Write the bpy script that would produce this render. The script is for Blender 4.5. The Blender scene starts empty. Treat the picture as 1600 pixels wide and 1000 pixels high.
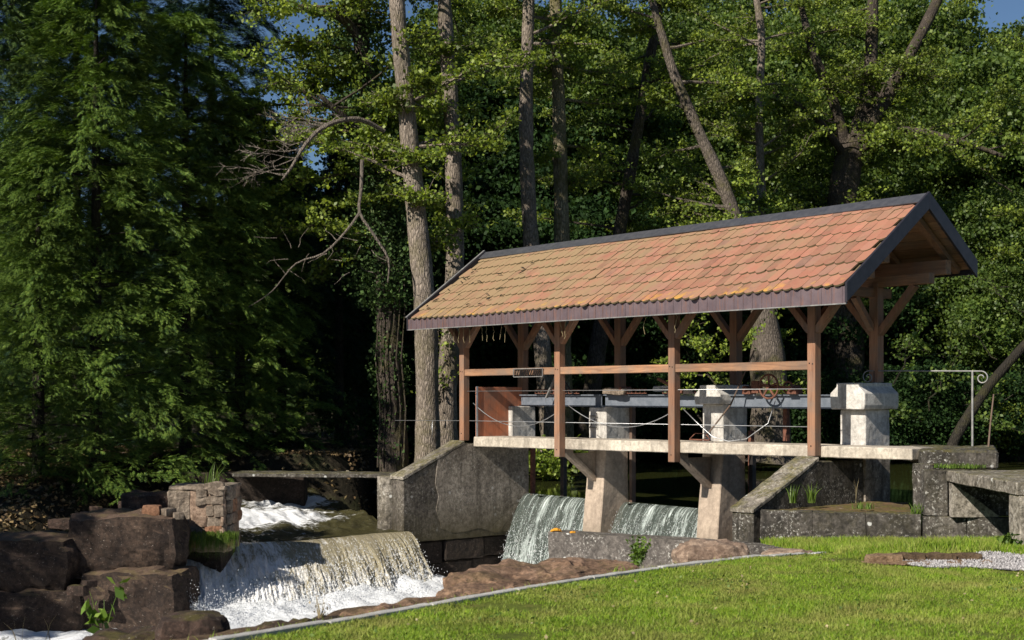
import bpy, bmesh, math, random
import numpy as np
from mathutils import Vector, Matrix, noise, Quaternion

random.seed(7)
rng = np.random.default_rng(11)
sc = bpy.context.scene
col = sc.collection
R = math.radians

# ------------------------------------------------------------------ camera, sky, sun, exposure
cam_d = bpy.data.cameras.new('camera')
cam = bpy.data.objects.new('camera', cam_d); col.objects.link(cam)
cam.location = (0, 0, 1.6); cam.rotation_euler = (R(90), 0, 0)
cam_d.sensor_width = 36; cam_d.lens = 47.25; cam_d.shift_y = 0.07375
cam_d.clip_end = 1000
cam_d.dof.use_dof = True; cam_d.dof.focus_distance = 21.5; cam_d.dof.aperture_fstop = 3.2
sc.camera = cam

SUNDIR = Vector((0.70, 0.73, -0.70)).normalized()      # the way the light travels
world = bpy.data.worlds.new('World'); sc.world = world; world.use_nodes = True
wn = world.node_tree
sky = wn.nodes.new('ShaderNodeTexSky'); sky.sky_type = 'NISHITA'; sky.sun_disc = False
sky.sun_elevation = math.asin(-SUNDIR.z); sky.sun_rotation = math.atan2(-SUNDIR.x, -SUNDIR.y)
sky.air_density = 1.0; sky.dust_density = 0.2; sky.ozone_density = 5.0; sky.altitude = 300
bg = wn.nodes['Background']; bg.inputs['Strength'].default_value = 0.05
wn.links.new(sky.outputs[0], bg.inputs[0])

sun_d = bpy.data.lights.new('sun', 'SUN'); sun_d.energy = 5.0; sun_d.angle = R(0.53)
sun_d.color = (1.0, 0.93, 0.82)
sun = bpy.data.objects.new('sun', sun_d); col.objects.link(sun)
sun.rotation_euler = SUNDIR.to_track_quat('-Z', 'Y').to_euler(); sun.location = (-20, -20, 25)

sc.view_settings.view_transform = 'Standard'; sc.view_settings.look = 'None'
sc.view_settings.exposure = 0.5; sc.view_settings.gamma = 1.0
sc.view_settings.use_curve_mapping = False
sc.render.engine = 'CYCLES'
sc.cycles.max_bounces = 6; sc.cycles.transparent_max_bounces = 8

# ------------------------------------------------------------------ frames and helpers
TH = R(50.8)
E1 = Vector((math.cos(TH), -math.sin(TH), 0)); E2 = Vector((math.sin(TH), math.cos(TH), 0))
O = Vector((4.495, 20.0, 0))                  # foot of the nearest front post
BAY = 2.87
def S(u, v, z=0): return O + E1*u + E2*v + Vector((0, 0, z))
def at(px, py, D): return Vector((D*(px-800)/2100, D, 1.6 - D*(py-618)/2100))

def tag(o, label=None, cat=None, group=None, kind=None):
    if label: o['label'] = label
    if cat: o['category'] = cat
    if group: o['group'] = group
    if kind: o['kind'] = kind
    return o
ORG = {}
def thing(name, label, cat, org=(0, 0, 0), rotz=0, loc=None, group=None):
    """Empty at the thing's base; its parts are given in frame coordinates, org is that frame's point at the base."""
    e = bpy.data.objects.new(name, None); col.objects.link(e)
    e.location = loc if loc is not None else org; e.rotation_euler = (0, 0, rotz)
    e.empty_display_size = .3
    ORG[e.name] = Vector(org)
    return tag(e, label, cat, group)
def sthing(name, label, cat, org, group=None):
    return thing(name, label, cat, org, -TH, S(*org), group)

class MB:
    def __init__(s): s.v = []; s.f = []; s.m = []; s.mi = 0
    def add(s, vs, fs):
        n = len(s.v); s.v += [tuple(p) for p in vs]
        for f in fs: s.f.append(tuple(i+n for i in f)); s.m.append(s.mi)
    def hexa(s, p):          # 8 points: bottom ring 0-3 (ccw), top ring 4-7
        s.add(p, [(3,2,1,0),(4,5,6,7),(0,1,5,4),(1,2,6,5),(2,3,7,6),(3,0,4,7)])
    def box(s, x0, x1, y0, y1, z0, z1):
        s.hexa([(x0,y0,z0),(x1,y0,z0),(x1,y1,z0),(x0,y1,z0),(x0,y0,z1),(x1,y0,z1),(x1,y1,z1),(x0,y1,z1)])
    def bar(s, a, b, w, h, up=(0,0,1)):
        a = Vector(a); b = Vector(b); d = (b-a).normalized(); up = Vector(up)
        if abs(d.dot(up)) > .98: up = Vector((0,1,0))
        x = d.cross(up).normalized()*w/2; y = x.cross(d).normalized()*h/2
        s.hexa([a-x-y, a+x-y, b+x-y, b-x-y, a-x+y, a+x+y, b+x+y, b-x+y])
    def tube(s, pts, rad, n=8, caps=True):
        pts = [Vector(p) for p in pts]
        if not hasattr(rad, '__len__'): rad = [rad]*len(pts)
        base = len(s.v); prev = None
        for i, p in enumerate(pts):
            d = (pts[min(i+1, len(pts)-1)] - pts[max(i-1, 0)])
            if d.length < 1e-9: d = Vector((0,0,1))
            d.normalize()
            if prev is None:
                a = d.orthogonal().normalized()
            else:
                a = (prev - d*prev.dot(d))
                a = a.normalized() if a.length > 1e-6 else d.orthogonal().normalized()
            prev = a; b = d.cross(a)
            for k in range(n):
                t = 2*math.pi*k/n
                s.v.append(tuple(p + (a*math.cos(t) + b*math.sin(t))*rad[i]))
        for i in range(len(pts)-1):
            for k in range(n):
                s.f.append((base+i*n+k, base+i*n+(k+1)%n, base+(i+1)*n+(k+1)%n, base+(i+1)*n+k)); s.m.append(s.mi)
        if caps and n > 2:
            s.f.append(tuple(base+k for k in reversed(range(n)))); s.m.append(s.mi)
            s.f.append(tuple(base+(len(pts)-1)*n+k for k in range(n))); s.m.append(s.mi)
    def prism(s, poly, axis, a0, a1):
        """polygon in the other two axes, extruded along axis (0,1,2) from a0 to a1"""
        def P(q, a):
            r = list(q); r.insert(axis, a); return tuple(r)
        n = len(poly); vs = [P(q, a0) for q in poly] + [P(q, a1) for q in poly]
        s.add(vs, [tuple(reversed(range(n))), tuple(range(n, 2*n))] + [(i,(i+1)%n,n+(i+1)%n,n+i) for i in range(n)])
    def build(s, name, mat, parent=None, smooth=False, bevel=0, rough=None, kind=None, org=None):
        o_ = ORG.get(parent.name) if parent is not None else None
        if org is not None: o_ = Vector(org)
        me = bpy.data.meshes.new(name)
        vs = s.v if o_ is None else [(x-o_.x, y-o_.y, z-o_.z) for x, y, z in s.v]
        me.from_pydata(vs, [], s.f)
        mats = mat if isinstance(mat, (list, tuple)) else [mat]
        for m in mats: me.materials.append(m)
        if len(mats) > 1: me.polygons.foreach_set('material_index', s.m)
        bm = bmesh.new(); bm.from_mesh(me)
        bmesh.ops.recalc_face_normals(bm, faces=bm.faces)
        if bevel: bmesh.ops.bevel(bm, geom=bm.edges[:], offset=bevel, segments=1, affect='EDGES', clamp_overlap=True)
        if rough:
            size, amp, freq = rough
            for _ in range(7):
                es = [e for e in bm.edges if e.calc_length() > size]
                if not es or len(bm.verts) > 14000: break
                bmesh.ops.subdivide_edges(bm, edges=es, cuts=1, use_grid_fill=True)
            bmesh.ops.triangulate(bm, faces=[f for f in bm.faces if len(f.verts) > 4])
            off = Vector((random.uniform(0, 50),)*3)
            bm.normal_update()
            for v_ in bm.verts:
                q = v_.co*freq + off
                d = noise.fractal(q, .9, 2.1, 4)
                v_.co += v_.normal*(d*amp)
        bm.to_mesh(me); bm.free()
        if smooth: me.polygons.foreach_set('use_smooth', [True]*len(me.polygons))
        ob = bpy.data.objects.new(name, me); col.objects.link(ob)
        if parent is not None: ob.parent = parent
        elif o_ is not None: ob.location = o_
        if kind: ob['kind'] = kind
        return ob
def sloc(ob, org):
    """a top-level mesh given in structure coordinates"""
    ob.location = S(*org); ob.rotation_euler = (0, 0, -TH); return ob

def np_mesh(name, verts, faces, mat, parent=None, smooth=False, kind=None, org=None):
    """verts (N,3), faces (M,k) arrays"""
    verts = np.asarray(verts, dtype=np.float32); faces = np.asarray(faces, dtype=np.int32)
    o_ = ORG.get(parent.name) if parent is not None else None
    if org is not None: o_ = Vector(org)
    if o_ is not None: verts = verts - np.array(o_, dtype=np.float32)
    me = bpy.data.meshes.new(name); M, k = faces.shape
    me.vertices.add(len(verts)); me.vertices.foreach_set('co', verts.ravel())
    me.loops.add(M*k); me.loops.foreach_set('vertex_index', faces.ravel())
    me.polygons.add(M); me.polygons.foreach_set('loop_start', np.arange(0, M*k, k, dtype=np.int32))
    me.polygons.foreach_set('loop_total', np.full(M, k, dtype=np.int32))
    if smooth: me.polygons.foreach_set('use_smooth', np.ones(M, dtype=bool))
    me.materials.append(mat); me.update(calc_edges=True)
    ob = bpy.data.objects.new(name, me); col.objects.link(ob)
    if parent is not None: ob.parent = parent
    elif o_ is not None: ob.location = o_
    if kind: ob['kind'] = kind
    return ob

# ------------------------------------------------------------------ materials
class NT:
    def __init__(s, name):
        s.mat = bpy.data.materials.new(name); s.mat.use_nodes = True
        s.t = s.mat.node_tree; s.b = s.t.nodes['Principled BSDF']; s.out = s.t.nodes['Material Output']
    def n(s, t, **kw):
        nd = s.t.nodes.new(t)
        for k, v in kw.items(): setattr(nd, k, v)
        return nd
    def L(s, a, b): s.t.links.new(a, b)
    def coord(s, kind='Object', scale=(1,1,1), rnd=False):
        if kind == 'Position': src = s.n('ShaderNodeNewGeometry').outputs['Position']
        else: src = s.n('ShaderNodeTexCoord').outputs[kind]
        m = s.n('ShaderNodeMapping'); m.inputs['Scale'].default_value = scale; s.L(src, m.inputs['Vector'])
        if rnd:
            oi = s.n('ShaderNodeObjectInfo'); mu = s.n('ShaderNodeMath', operation='MULTIPLY'); mu.inputs[1].default_value = 37.0
            s.L(oi.outputs['Random'], mu.inputs[0]); s.L(mu.outputs[0], m.inputs['Location'])
        return m.outputs[0]
    def noise(s, vec, scale, detail=6, rough=.6, dist=0):
        nd = s.n('ShaderNodeTexNoise'); nd.inputs['Scale'].default_value = scale
        nd.inputs['Detail'].default_value = detail; nd.inputs['Roughness'].default_value = rough
        nd.inputs['Distortion'].default_value = dist; s.L(vec, nd.inputs['Vector']); return nd.outputs[0]
    def vor(s, vec, scale, feature='F1', out='Distance'):
        nd = s.n('ShaderNodeTexVoronoi', feature=feature); nd.inputs['Scale'].default_value = scale
        s.L(vec, nd.inputs['Vector']); return nd.outputs[out]
    def ramp(s, fac, stops):
        nd = s.n('ShaderNodeValToRGB'); cr = nd.color_ramp
        while len(cr.elements) < len(stops): cr.elements.new(.5)
        for e, (p, c) in zip(cr.elements, stops):
            e.position = p; e.color = (c, c, c, 1) if not hasattr(c, '__len__') else (*c, 1)
        s.L(fac, nd.inputs[0]); return nd.outputs[0]
    def mix(s, fac, a, b, blend='MIX'):
        nd = s.n('ShaderNodeMix', data_type='RGBA', blend_type=blend)
        for i, x in ((0, fac), (6, a), (7, b)):
            if hasattr(x, 'is_linked'): s.L(x, nd.inputs[i])
            elif i == 0: nd.inputs[0].default_value = x
            else: nd.inputs[i].default_value = (*x, 1)
        return nd.outputs[2]
    def math(s, op, a, b=0.0, clamp=False):
        nd = s.n('ShaderNodeMath', operation=op, use_clamp=clamp)
        for i, x in ((0, a), (1, b)):
            if hasattr(x, 'is_linked'): s.L(x, nd.inputs[i])
            else: nd.inputs[i].default_value = x
        return nd.outputs[0]
    def bump(s, h, strength=.5, dist=.02):
        nd = s.n('ShaderNodeBump'); nd.inputs['Strength'].default_value = strength; nd.inputs['Distance'].default_value = dist
        s.L(h, nd.inputs['Height']); s.L(nd.outputs[0], s.b.inputs['Normal'])
    def set(s, c=None, rough=None, metal=None, spec=None):
        if c is not None:
            if hasattr(c, 'is_linked'): s.L(c, s.b.inputs['Base Color'])
            else: s.b.inputs['Base Color'].default_value = (*c, 1)
        if rough is not None:
            if hasattr(rough, 'is_linked'): s.L(rough, s.b.inputs['Roughness'])
            else: s.b.inputs['Roughness'].default_value = rough
        if metal is not None: s.b.inputs['Metallic'].default_value = metal
        if spec is not None: s.b.inputs['Specular IOR Level'].default_value = spec
        return s.mat

def m_wood(name, axis, light, dark, rough=.75):
    t = NT(name); sc3 = [14, 14, 14]; sc3[axis] = .9
    v = t.coord('Object', tuple(sc3), rnd=True)
    g = t.noise(v, 1.6, 8, .7, .6); v2 = t.coord('Object', (1,1,1), rnd=True)
    b = t.noise(v2, 2.5, 4, .6)
    c = t.ramp(g, [(.3, dark), (.48, tuple((a*.55+b_*.45) for a, b_ in zip(light, dark))), (.68, light)])
    grey = t.ramp(b, [(.42, 0), (.68, .7)])
    c = t.mix(grey, c, (.17, .13, .10))
    k = t.ramp(t.vor(v2, 2.2), [(0, 1), (.035, 0)]); c = t.mix(k, c, (.05, .025, .015))
    oi = t.n('ShaderNodeObjectInfo'); hs = t.n('ShaderNodeHueSaturation')
    vr = t.math('MULTIPLY_ADD', oi.outputs['Random'], .35); t.t.nodes[-1].inputs[2].default_value = .82
    t.L(vr, hs.inputs['Value']); t.L(c, hs.inputs['Color'])
    t.bump(g, .35, .01)
    return t.set(hs.outputs[0], rough)
WL, WD = (.34, .175, .10), (.13, .058, .032)
wood_z = m_wood('wood upright', 2, WL, WD); wood_x = m_wood('wood along', 0, (.42,.225,.12), WD)
wood_y = m_wood('wood across', 1, WL, WD); wood_old = m_wood('old wood', 2, (.16,.10,.07), (.05,.03,.02))
wood_red = m_wood('red stained board', 2, (.60,.21,.10), (.42,.13,.06))

def m_concrete(name, base, dark, lichen=0.0, moss=0.0, white=.6, streak=.4, wet=None, spots=1.0, mottle=.25):
    t = NT(name); p = t.coord('Position')
    big = t.noise(p, 1.1, 6, .65); med = t.noise(p, 5, 8, .7); fine = t.noise(p, 38, 5, .75)
    c = t.mix(t.ramp(big, [(.35, 0), (.65, 1)]), base, dark)
    c = t.mix(t.math('MULTIPLY', t.ramp(med, [(.5, 0), (.72, 1)]), .5), c, tuple(x*.55 for x in dark))
    mo = t.noise(p, 13, 7, .8, .4); c = t.mix(t.ramp(mo, [(.38, mottle), (.56, 0)]), c, tuple(x*.35 for x in dark)); c = t.mix(t.ramp(mo, [(.55, 0), (.75, mottle*.7)]), c, tuple(min(.8, x*1.5) for x in base))
    ps = t.coord('Position', (3.2, 3.2, .32)); st = t.noise(ps, 2.0, 6, .7)
    c = t.mix(t.math('MULTIPLY', t.ramp(st, [(.5, 0), (.66, 1)]), streak), c, tuple(x*.35 for x in dark))
    if lichen:
        a = t.math('MULTIPLY', t.ramp(t.noise(p, 26, 5, .8), [(.56, 0), (.62, 1)]), t.ramp(t.noise(p, 2.4, 3, .5), [(.42, 0), (.6, 1)]))
        c = t.mix(t.math('MULTIPLY', a, lichen), c, (white, white*.97, white*.88))
        sp = t.vor(t.coord('Position', (1,1,1)), 3.1); sp = t.math('ADD', sp, t.math('MULTIPLY', fine, .10))
        c = t.mix(t.math('MULTIPLY', t.ramp(sp, [(.12, 1), (.15, 0)]), lichen*spots), c, (white*1.05, white*1.05, white))
    if moss:
        geo = t.n('ShaderNodeNewGeometry'); sx = t.n('ShaderNodeSeparateXYZ'); t.L(geo.outputs['Normal'], sx.inputs[0])
        up = t.ramp(sx.outputs[2], [(.3, .12), (.8, 1)])
        mm = t.math('MULTIPLY', up, t.ramp(t.noise(p, 3.3, 6, .75), [(.42, 0), (.58, 1)]))
        c = t.mix(t.math('MULTIPLY', mm, moss), c, t.mix(t.ramp(t.noise(p, 19, 3), [(.4,0),(.65,1)]), (.05,.055,.012), (.17,.14,.03)))
    if wet is not None:      # green-brown tide mark above the water line
        sp_ = t.n('ShaderNodeSeparateXYZ'); t.L(p, sp_.inputs[0])
        zz = t.math('ADD', sp_.outputs[2], t.math('MULTIPLY', big, 1.0))
        k = t.ramp(t.math('SUBTRACT', zz, wet-.5), [(.0, 1), (.85, 0)])
        c = t.mix(t.math('MULTIPLY', k, .9), c, (.055, .045, .018))
    h = t.math('ADD', t.math('MULTIPLY', med, .6), t.math('MULTIPLY', fine, .4))
    t.bump(h, .55, .02)
    return t.set(c, .9, spec=.25)
conc_deck = m_concrete('deck concrete', (.62,.55,.45), (.36,.31,.25), lichen=.25, streak=.5, mottle=.45)
conc_pier = m_concrete('pier concrete', (.50,.40,.31), (.34,.27,.21), streak=.35, wet=-.45, mottle=.4)
conc_cap = m_concrete('limewashed concrete', (.68,.655,.61), (.46,.43,.39), streak=.5, mottle=.5)
conc_wall = m_concrete('weathered wall concrete', (.17,.148,.125), (.045,.038,.032), lichen=.5, moss=.5, white=.40, streak=.75, wet=-.45, mottle=.8)
conc_dark = m_concrete('dark lichened concrete', (.13,.115,.10), (.045,.04,.034), lichen=.9, moss=.6, white=.50, streak=.75, mottle=.9)
conc_cope = m_concrete('coping concrete', (.36,.32,.27), (.11,.095,.075), lichen=.8, moss=.6, white=.6, streak=.2, mottle=.9)
conc_low = m_concrete('river wall concrete', (.20,.175,.155), (.085,.075,.068), lichen=.95, moss=.12, white=.52, streak=.15, mottle=.8)
conc_pale = m_concrete('pale streaked concrete', (.37,.32,.26), (.15,.125,.10), lichen=.35, streak=.65, wet=-.25, mottle=.75)
kerb_m = m_concrete('kerb concrete', (.50,.49,.46), (.36,.35,.33), lichen=.2, streak=0)
plat_m = m_concrete('mossy platform', (.17,.10,.055), (.09,.06,.03), lichen=.3, moss=.9, streak=0)

def m_rock(name, a, b, dark, moss=.3, lit_crust=0.0):
    t = NT(name); p = t.coord('Position'); q = t.noise(p, 1.6, 8, .7, .8); f = t.noise(p, 14, 8, .75)
    c = t.ramp(q, [(.3, dark), (.5, b), (.7, a)])
    c = t.mix(t.ramp(f, [(.42, .7), (.6, 0)]), c, tuple(x*.5 for x in dark))
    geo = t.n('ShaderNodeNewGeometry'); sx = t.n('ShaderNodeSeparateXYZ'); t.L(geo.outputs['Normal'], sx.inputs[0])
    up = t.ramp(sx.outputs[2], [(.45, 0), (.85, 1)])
    mm = t.math('MULTIPLY', up, t.ramp(t.noise(p, 2.6, 6, .7), [(.48, 0), (.6, 1)]))
    c = t.mix(t.math('MULTIPLY', mm, moss), c, (.085, .075, .015))
    c = t.mix(t.math('MULTIPLY', up, lit_crust), c, tuple(x*1.5 for x in a))  # upward faces painted paler, as if sunlit as well as crusted
    w = t.ramp(t.noise(p, 33, 4, .8), [(.63, 0), (.68, .6)]); c = t.mix(w, c, (.42, .36, .30))
    h = t.math('ADD', t.math('MULTIPLY', q, .5), t.math('MULTIPLY', f, .6))
    t.bump(h, .8, .05); return t.set(c, .88, spec=.3)
rock_red = m_rock('red sandstone', (.12,.074,.055), (.065,.04,.03), (.022,.015,.011), .6)
rock_lit_crust = m_rock('sandstone with painted sunlit crust', (.105,.068,.047), (.048,.031,.022), (.016,.011,.009), .85, .5)
rock_tan = m_rock('tan bank rock', (.42,.27,.18), (.26,.16,.10), (.10,.06,.04), .25)
rock_wet = m_rock('wet dark rock', (.065,.045,.035), (.04,.028,.02), (.015,.011,.009), .3)
rock_pale = m_rock('pale rubble stone', (.40,.335,.265), (.27,.215,.165), (.12,.09,.065), .25)
rock_orange = m_rock('orange rubble stone', (.48,.27,.16), (.33,.17,.10), (.18,.09,.05), .05)
rock_dry = m_rock('dry boulder', (.47,.36,.27), (.33,.235,.17), (.16,.10,.07), .05)

def m_metal(name, c1, c2, rough=.5, metal=.7, sc_=9):
    t = NT(name); p = t.coord('Object', rnd=True); q = t.noise(p, sc_, 7, .7)
    t.bump(q, .15, .005); return t.set(t.ramp(q, [(.38, c1), (.64, c2)]), rough, metal)
steel = m_metal('painted steel beam', (.13,.15,.18), (.19,.21,.245), .5, .2)
iron = m_metal('dark iron', (.025,.024,.025), (.07,.055,.05), .55, .6)
rust = m_metal('rusty iron', (.09,.035,.022), (.22,.09,.055), .8, .2, 22)
galv = m_metal('galvanised wire', (.42,.43,.44), (.6,.6,.6), .4, .8)
dullgrey = m_metal('grey painted iron', (.19,.19,.19), (.34,.33,.31), .55, .4)
lead = m_metal('lead capping', (.075,.078,.09), (.12,.12,.13), .45, .5)
verge_m = m_metal('dark verge sheet', (.035,.033,.042), (.055,.05,.06), .42, .5)
def m_fascia():
    t = NT('brown copper fascia'); p = t.coord('Object'); q = t.noise(p, 3.5, 6, .7)
    st = t.noise(t.coord('Object', (9, 9, .8)), 3.0, 5, .7)
    c = t.ramp(q, [(.35, (.12,.088,.098)), (.65, (.175,.13,.14))])
    c = t.mix(t.ramp(st, [(.52, 0), (.68, .75)]), c, (.24, .115, .075))
    t.bump(st, .1, .004); return t.set(c, .5, .35)
fascia_m = m_fascia()

def m_tile():
    t = NT('clay tile')
    oi = t.n('ShaderNodeObjectInfo'); geo = t.n('ShaderNodeNewGeometry')
    r = t.math('FRACT', t.math('ADD', oi.outputs['Random'], geo.outputs['Random Per Island']))
    c = t.ramp(r, [(0, (.20,.095,.065)), (.25, (.30,.125,.083)), (.5, (.35,.15,.10)), (.72, (.26,.135,.10)), (.86, (.39,.165,.11)), (1, (.18,.105,.08))])
    p = t.coord('Position'); q = t.noise(p, 7, 7, .7); c = t.mix(t.ramp(q, [(.45, 0), (.72, .55)]), c, (.30,.17,.11))
    f = t.noise(p, 60, 4, .7); c = t.mix(t.ramp(f, [(.55, 0), (.8, .45)]), c, (.40,.29,.22))
    dk = t.noise(p, 3.4, 7, .75); c = t.mix(t.ramp(dk, [(.52, 0), (.66, .5)]), c, (.13,.085,.06))
    sp = t.n('ShaderNodeSeparateXYZ'); t.L(geo.outputs['Position'], sp.inputs[0])
    # lichen thickens towards the shaded left end and the eave
    left = t.ramp(t.math('MULTIPLY', t.math('SUBTRACT', sp.outputs[1], 18.5), .1), [(.1, .0), (.85, 1)])
    low = t.ramp(t.math('SUBTRACT', sp.outputs[2], 3.0), [(.10, 1), (.75, 0)])
    n2 = t.noise(p, 2.2, 5, .7)
    k = t.math('MULTIPLY', t.ramp(t.math('ADD', n2, t.math('MULTIPLY', left, .18)), [(.45, 0), (.66, 1)]), t.math('MULTIPLY_ADD', left, .95, False))
    t.t.nodes[-1].inputs[2].default_value = .12
    k = t.math('MULTIPLY', k, t.ramp(r, [(0, .55), (1, .95)])); c = t.mix(k, c, (.26,.18,.10))
    k2 = t.math('MULTIPLY', low, t.ramp(t.noise(p, 5.5, 4, .6), [(.54, 0), (.63, 1)]))
    low2 = t.ramp(t.math('SUBTRACT', sp.outputs[2], 3.0), [(.06, 1), (.30, 0)])
    c = t.mix(t.math('MULTIPLY', t.math('MULTIPLY', k2, low2), .9), c, (.62,.34,.03))
    t.bump(t.math('ADD', t.math('MULTIPLY', q, .5), t.math('MULTIPLY', f, .3)), .35, .01)
    return t.set(c, .85, spec=.25)
tile_m = m_tile()
tile_edge = NT('mossy tile edge').set((.13,.10,.05), .95)

def m_leaf(name, cols, trans=.35, rough=.5, spec=.4):
    t = NT(name); geo = t.n('ShaderNodeNewGeometry')
    n = len(cols); c = t.ramp(geo.outputs['Random Per Island'], [(i/(n-1), cc) for i, cc in enumerate(cols)])
    q = t.noise(t.coord('Position'), .55, 3, .6); hs = t.n('ShaderNodeHueSaturation')
    t.L(c, hs.inputs['Color']); t.L(t.ramp(q, [(.3, .6), (.7, 1.3)]), hs.inputs['Value']); c = hs.outputs[0]
    t.set(c, rough, spec=spec)
    tr = t.n('ShaderNodeBsdfTranslucent'); tc = t.mix(1.0, c, (1.0, 1.0, .45), 'MULTIPLY'); t.L(tc, tr.inputs[0])
    ms = t.n('ShaderNodeMixShader'); ms.inputs[0].default_value = trans
    t.L(t.b.outputs[0], ms.inputs[1]); t.L(tr.outputs[0], ms.inputs[2]); t.L(ms.outputs[0], t.out.inputs[0])
    return t.mat
leaf_alder = m_leaf('young alder leaf', [(.10,.15,.025), (.24,.32,.045), (.33,.41,.06), (.17,.24,.04), (.08,.13,.03)], .45)
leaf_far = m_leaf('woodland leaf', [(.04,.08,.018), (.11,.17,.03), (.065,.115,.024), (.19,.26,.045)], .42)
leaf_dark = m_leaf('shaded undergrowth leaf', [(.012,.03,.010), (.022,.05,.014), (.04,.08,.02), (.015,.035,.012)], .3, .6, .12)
leaf_ivy = m_leaf('ivy leaf', [(.03,.06,.018), (.06,.11,.03), (.10,.16,.045)], .15, .6, .2)
leaf_con = m_leaf('conifer frond', [(.03,.07,.018), (.075,.145,.026), (.13,.215,.036), (.21,.29,.045), (.045,.09,.022)], .12, .6, .25)
leaf_con_shade = m_leaf('shade-darkened conifer frond', [(.018,.042,.014), (.045,.085,.022), (.075,.125,.028), (.12,.17,.034)], .08, .6, .25)  # darker copy of the frond, its colour standing in for overhead shade
leaf_con2 = m_leaf('blue green conifer frond', [(.010,.028,.018), (.022,.052,.028), (.04,.08,.036)], .15, .6, .25)
grass_m = m_leaf('grass blade', [(.12,.18,.018), (.19,.25,.024), (.26,.29,.035), (.15,.21,.02), (.36,.32,.10)], .35, .6, .25)
def m_grass():
    t = NT('lawn grass blade'); geo = t.n('ShaderNodeNewGeometry'); p = t.coord('Position')
    g = t.ramp(geo.outputs['Random Per Island'], [(0, (.10,.19,.014)), (.3, (.17,.28,.02)), (.6, (.25,.335,.03)), (.85, (.14,.23,.018)), (1, (.38,.38,.12))])
    d = t.ramp(geo.outputs['Random Per Island'], [(0, (.22,.19,.06)), (.5, (.32,.29,.10)), (1, (.24,.25,.05))])
    k = t.ramp(t.noise(p, 1.3, 6, .72), [(.45, 0), (.64, .85)]); c = t.mix(k, g, d)
    hs = t.n('ShaderNodeHueSaturation'); t.L(c, hs.inputs['Color']); t.L(t.ramp(t.noise(p, 1.9, 6, .75), [(.30, .85), (.68, 1.5)]), hs.inputs['Value'])
    c = hs.outputs[0]; t.set(c, .6, spec=.25); tr = t.n('ShaderNodeBsdfTranslucent'); t.L(c, tr.inputs[0])
    ms = t.n('ShaderNodeMixShader'); ms.inputs[0].default_value = .35
    t.L(t.b.outputs[0], ms.inputs[1]); t.L(tr.outputs[0], ms.inputs[2]); t.L(ms.outputs[0], t.out.inputs[0]); return t.mat
grass_m = m_grass()
weed_m = m_leaf('weed leaf', [(.07,.13,.02), (.12,.20,.03), (.17,.25,.04)], .35)
dry_m = m_leaf('dry stalk', [(.30,.24,.13), (.42,.34,.19)], .1)

def m_bark(name, a, b, dark, mossy=.3):
    t = NT(name); p = t.coord('Object', (6, 6, 1.6)); q = t.noise(p, 2.6, 9, .78, .8)
    v = t.vor(t.coord('Object', (9, 9, 2.4)), 2.3, 'DISTANCE_TO_EDGE')
    c = t.ramp(q, [(.3, dark), (.5, b), (.68, a)])
    c = t.mix(t.ramp(v, [(0, .8), (.16, 0)]), c, tuple(x*.5 for x in dark))
    c = t.mix(t.ramp(t.noise(t.coord('Position'), 1.1, 5, .7), [(.42, .55), (.6, 0)]), c, tuple(x*1.1 for x in dark))
    pp = t.coord('Position'); c = t.mix(t.math('MULTIPLY', t.ramp(t.noise(pp, 1.7, 5, .7), [(.5, 0), (.62, 1)]), mossy), c, (.10,.095,.02))
    t.bump(t.math('ADD', q, t.math('MULTIPLY', v, 1.2)), .9, .05); return t.set(c, .92, spec=.2)
bark = m_bark('alder bark', (.50,.42,.345), (.32,.265,.215), (.11,.09,.072))
bark_d = m_bark('dark bark', (.17,.14,.11), (.10,.08,.065), (.035,.028,.022), .35)
bark_mid = m_bark('grey brown bark', (.26,.22,.18), (.17,.14,.115), (.07,.058,.046), .4)
bark_shade = m_bark('blackish bark', (.07,.06,.05), (.045,.04,.03), (.02,.017,.014), .2)
bark_dead = m_bark('bare dead wood', (.36,.31,.26), (.24,.20,.165), (.10,.085,.07), .05)

def m_ground(name, stops, sc_, bumpd=.05):
    t = NT(name); p = t.coord('Position'); q = t.noise(p, sc_, 9, .72); f = t.noise(p, sc_*11, 5, .7)
    c = t.ramp(q, stops); c = t.mix(t.ramp(f, [(.4, .5), (.6, 0)]), c, tuple(x*.4 for x in stops[0][1]))
    t.bump(f, .7, bumpd); return t.set(c, .95, spec=.15)
soil_m = m_ground('bank soil', [(.35, (.06,.04,.025)), (.5, (.12,.08,.05)), (.65, (.17,.12,.07))], 1.8)
dirt_m = m_ground('dry turf soil', [(.35, (.15,.09,.05)), (.5, (.27,.18,.11)), (.65, (.36,.25,.16))], 3)
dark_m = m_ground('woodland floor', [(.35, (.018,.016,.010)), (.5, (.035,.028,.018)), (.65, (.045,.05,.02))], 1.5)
lawn_m = m_ground('lawn soil', [(.35, (.07,.09,.016)), (.5, (.11,.14,.02)), (.62, (.15,.15,.035))], 2.2, .02)
gravel_m = m_ground('white gravel', [(.3, (.25,.24,.23)), (.5, (.36,.35,.34)), (.7, (.46,.45,.44))], 12, .01)
def m_pebble():
    t = NT('gravel pebble'); g = t.n('ShaderNodeNewGeometry')
    return t.set(t.ramp(g.outputs['Random Per Island'], [(0, (.18,.17,.17)), (.5, (.36,.34,.34)), (1, (.58,.56,.55))]), .8)
pebble_m = m_pebble()

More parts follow.
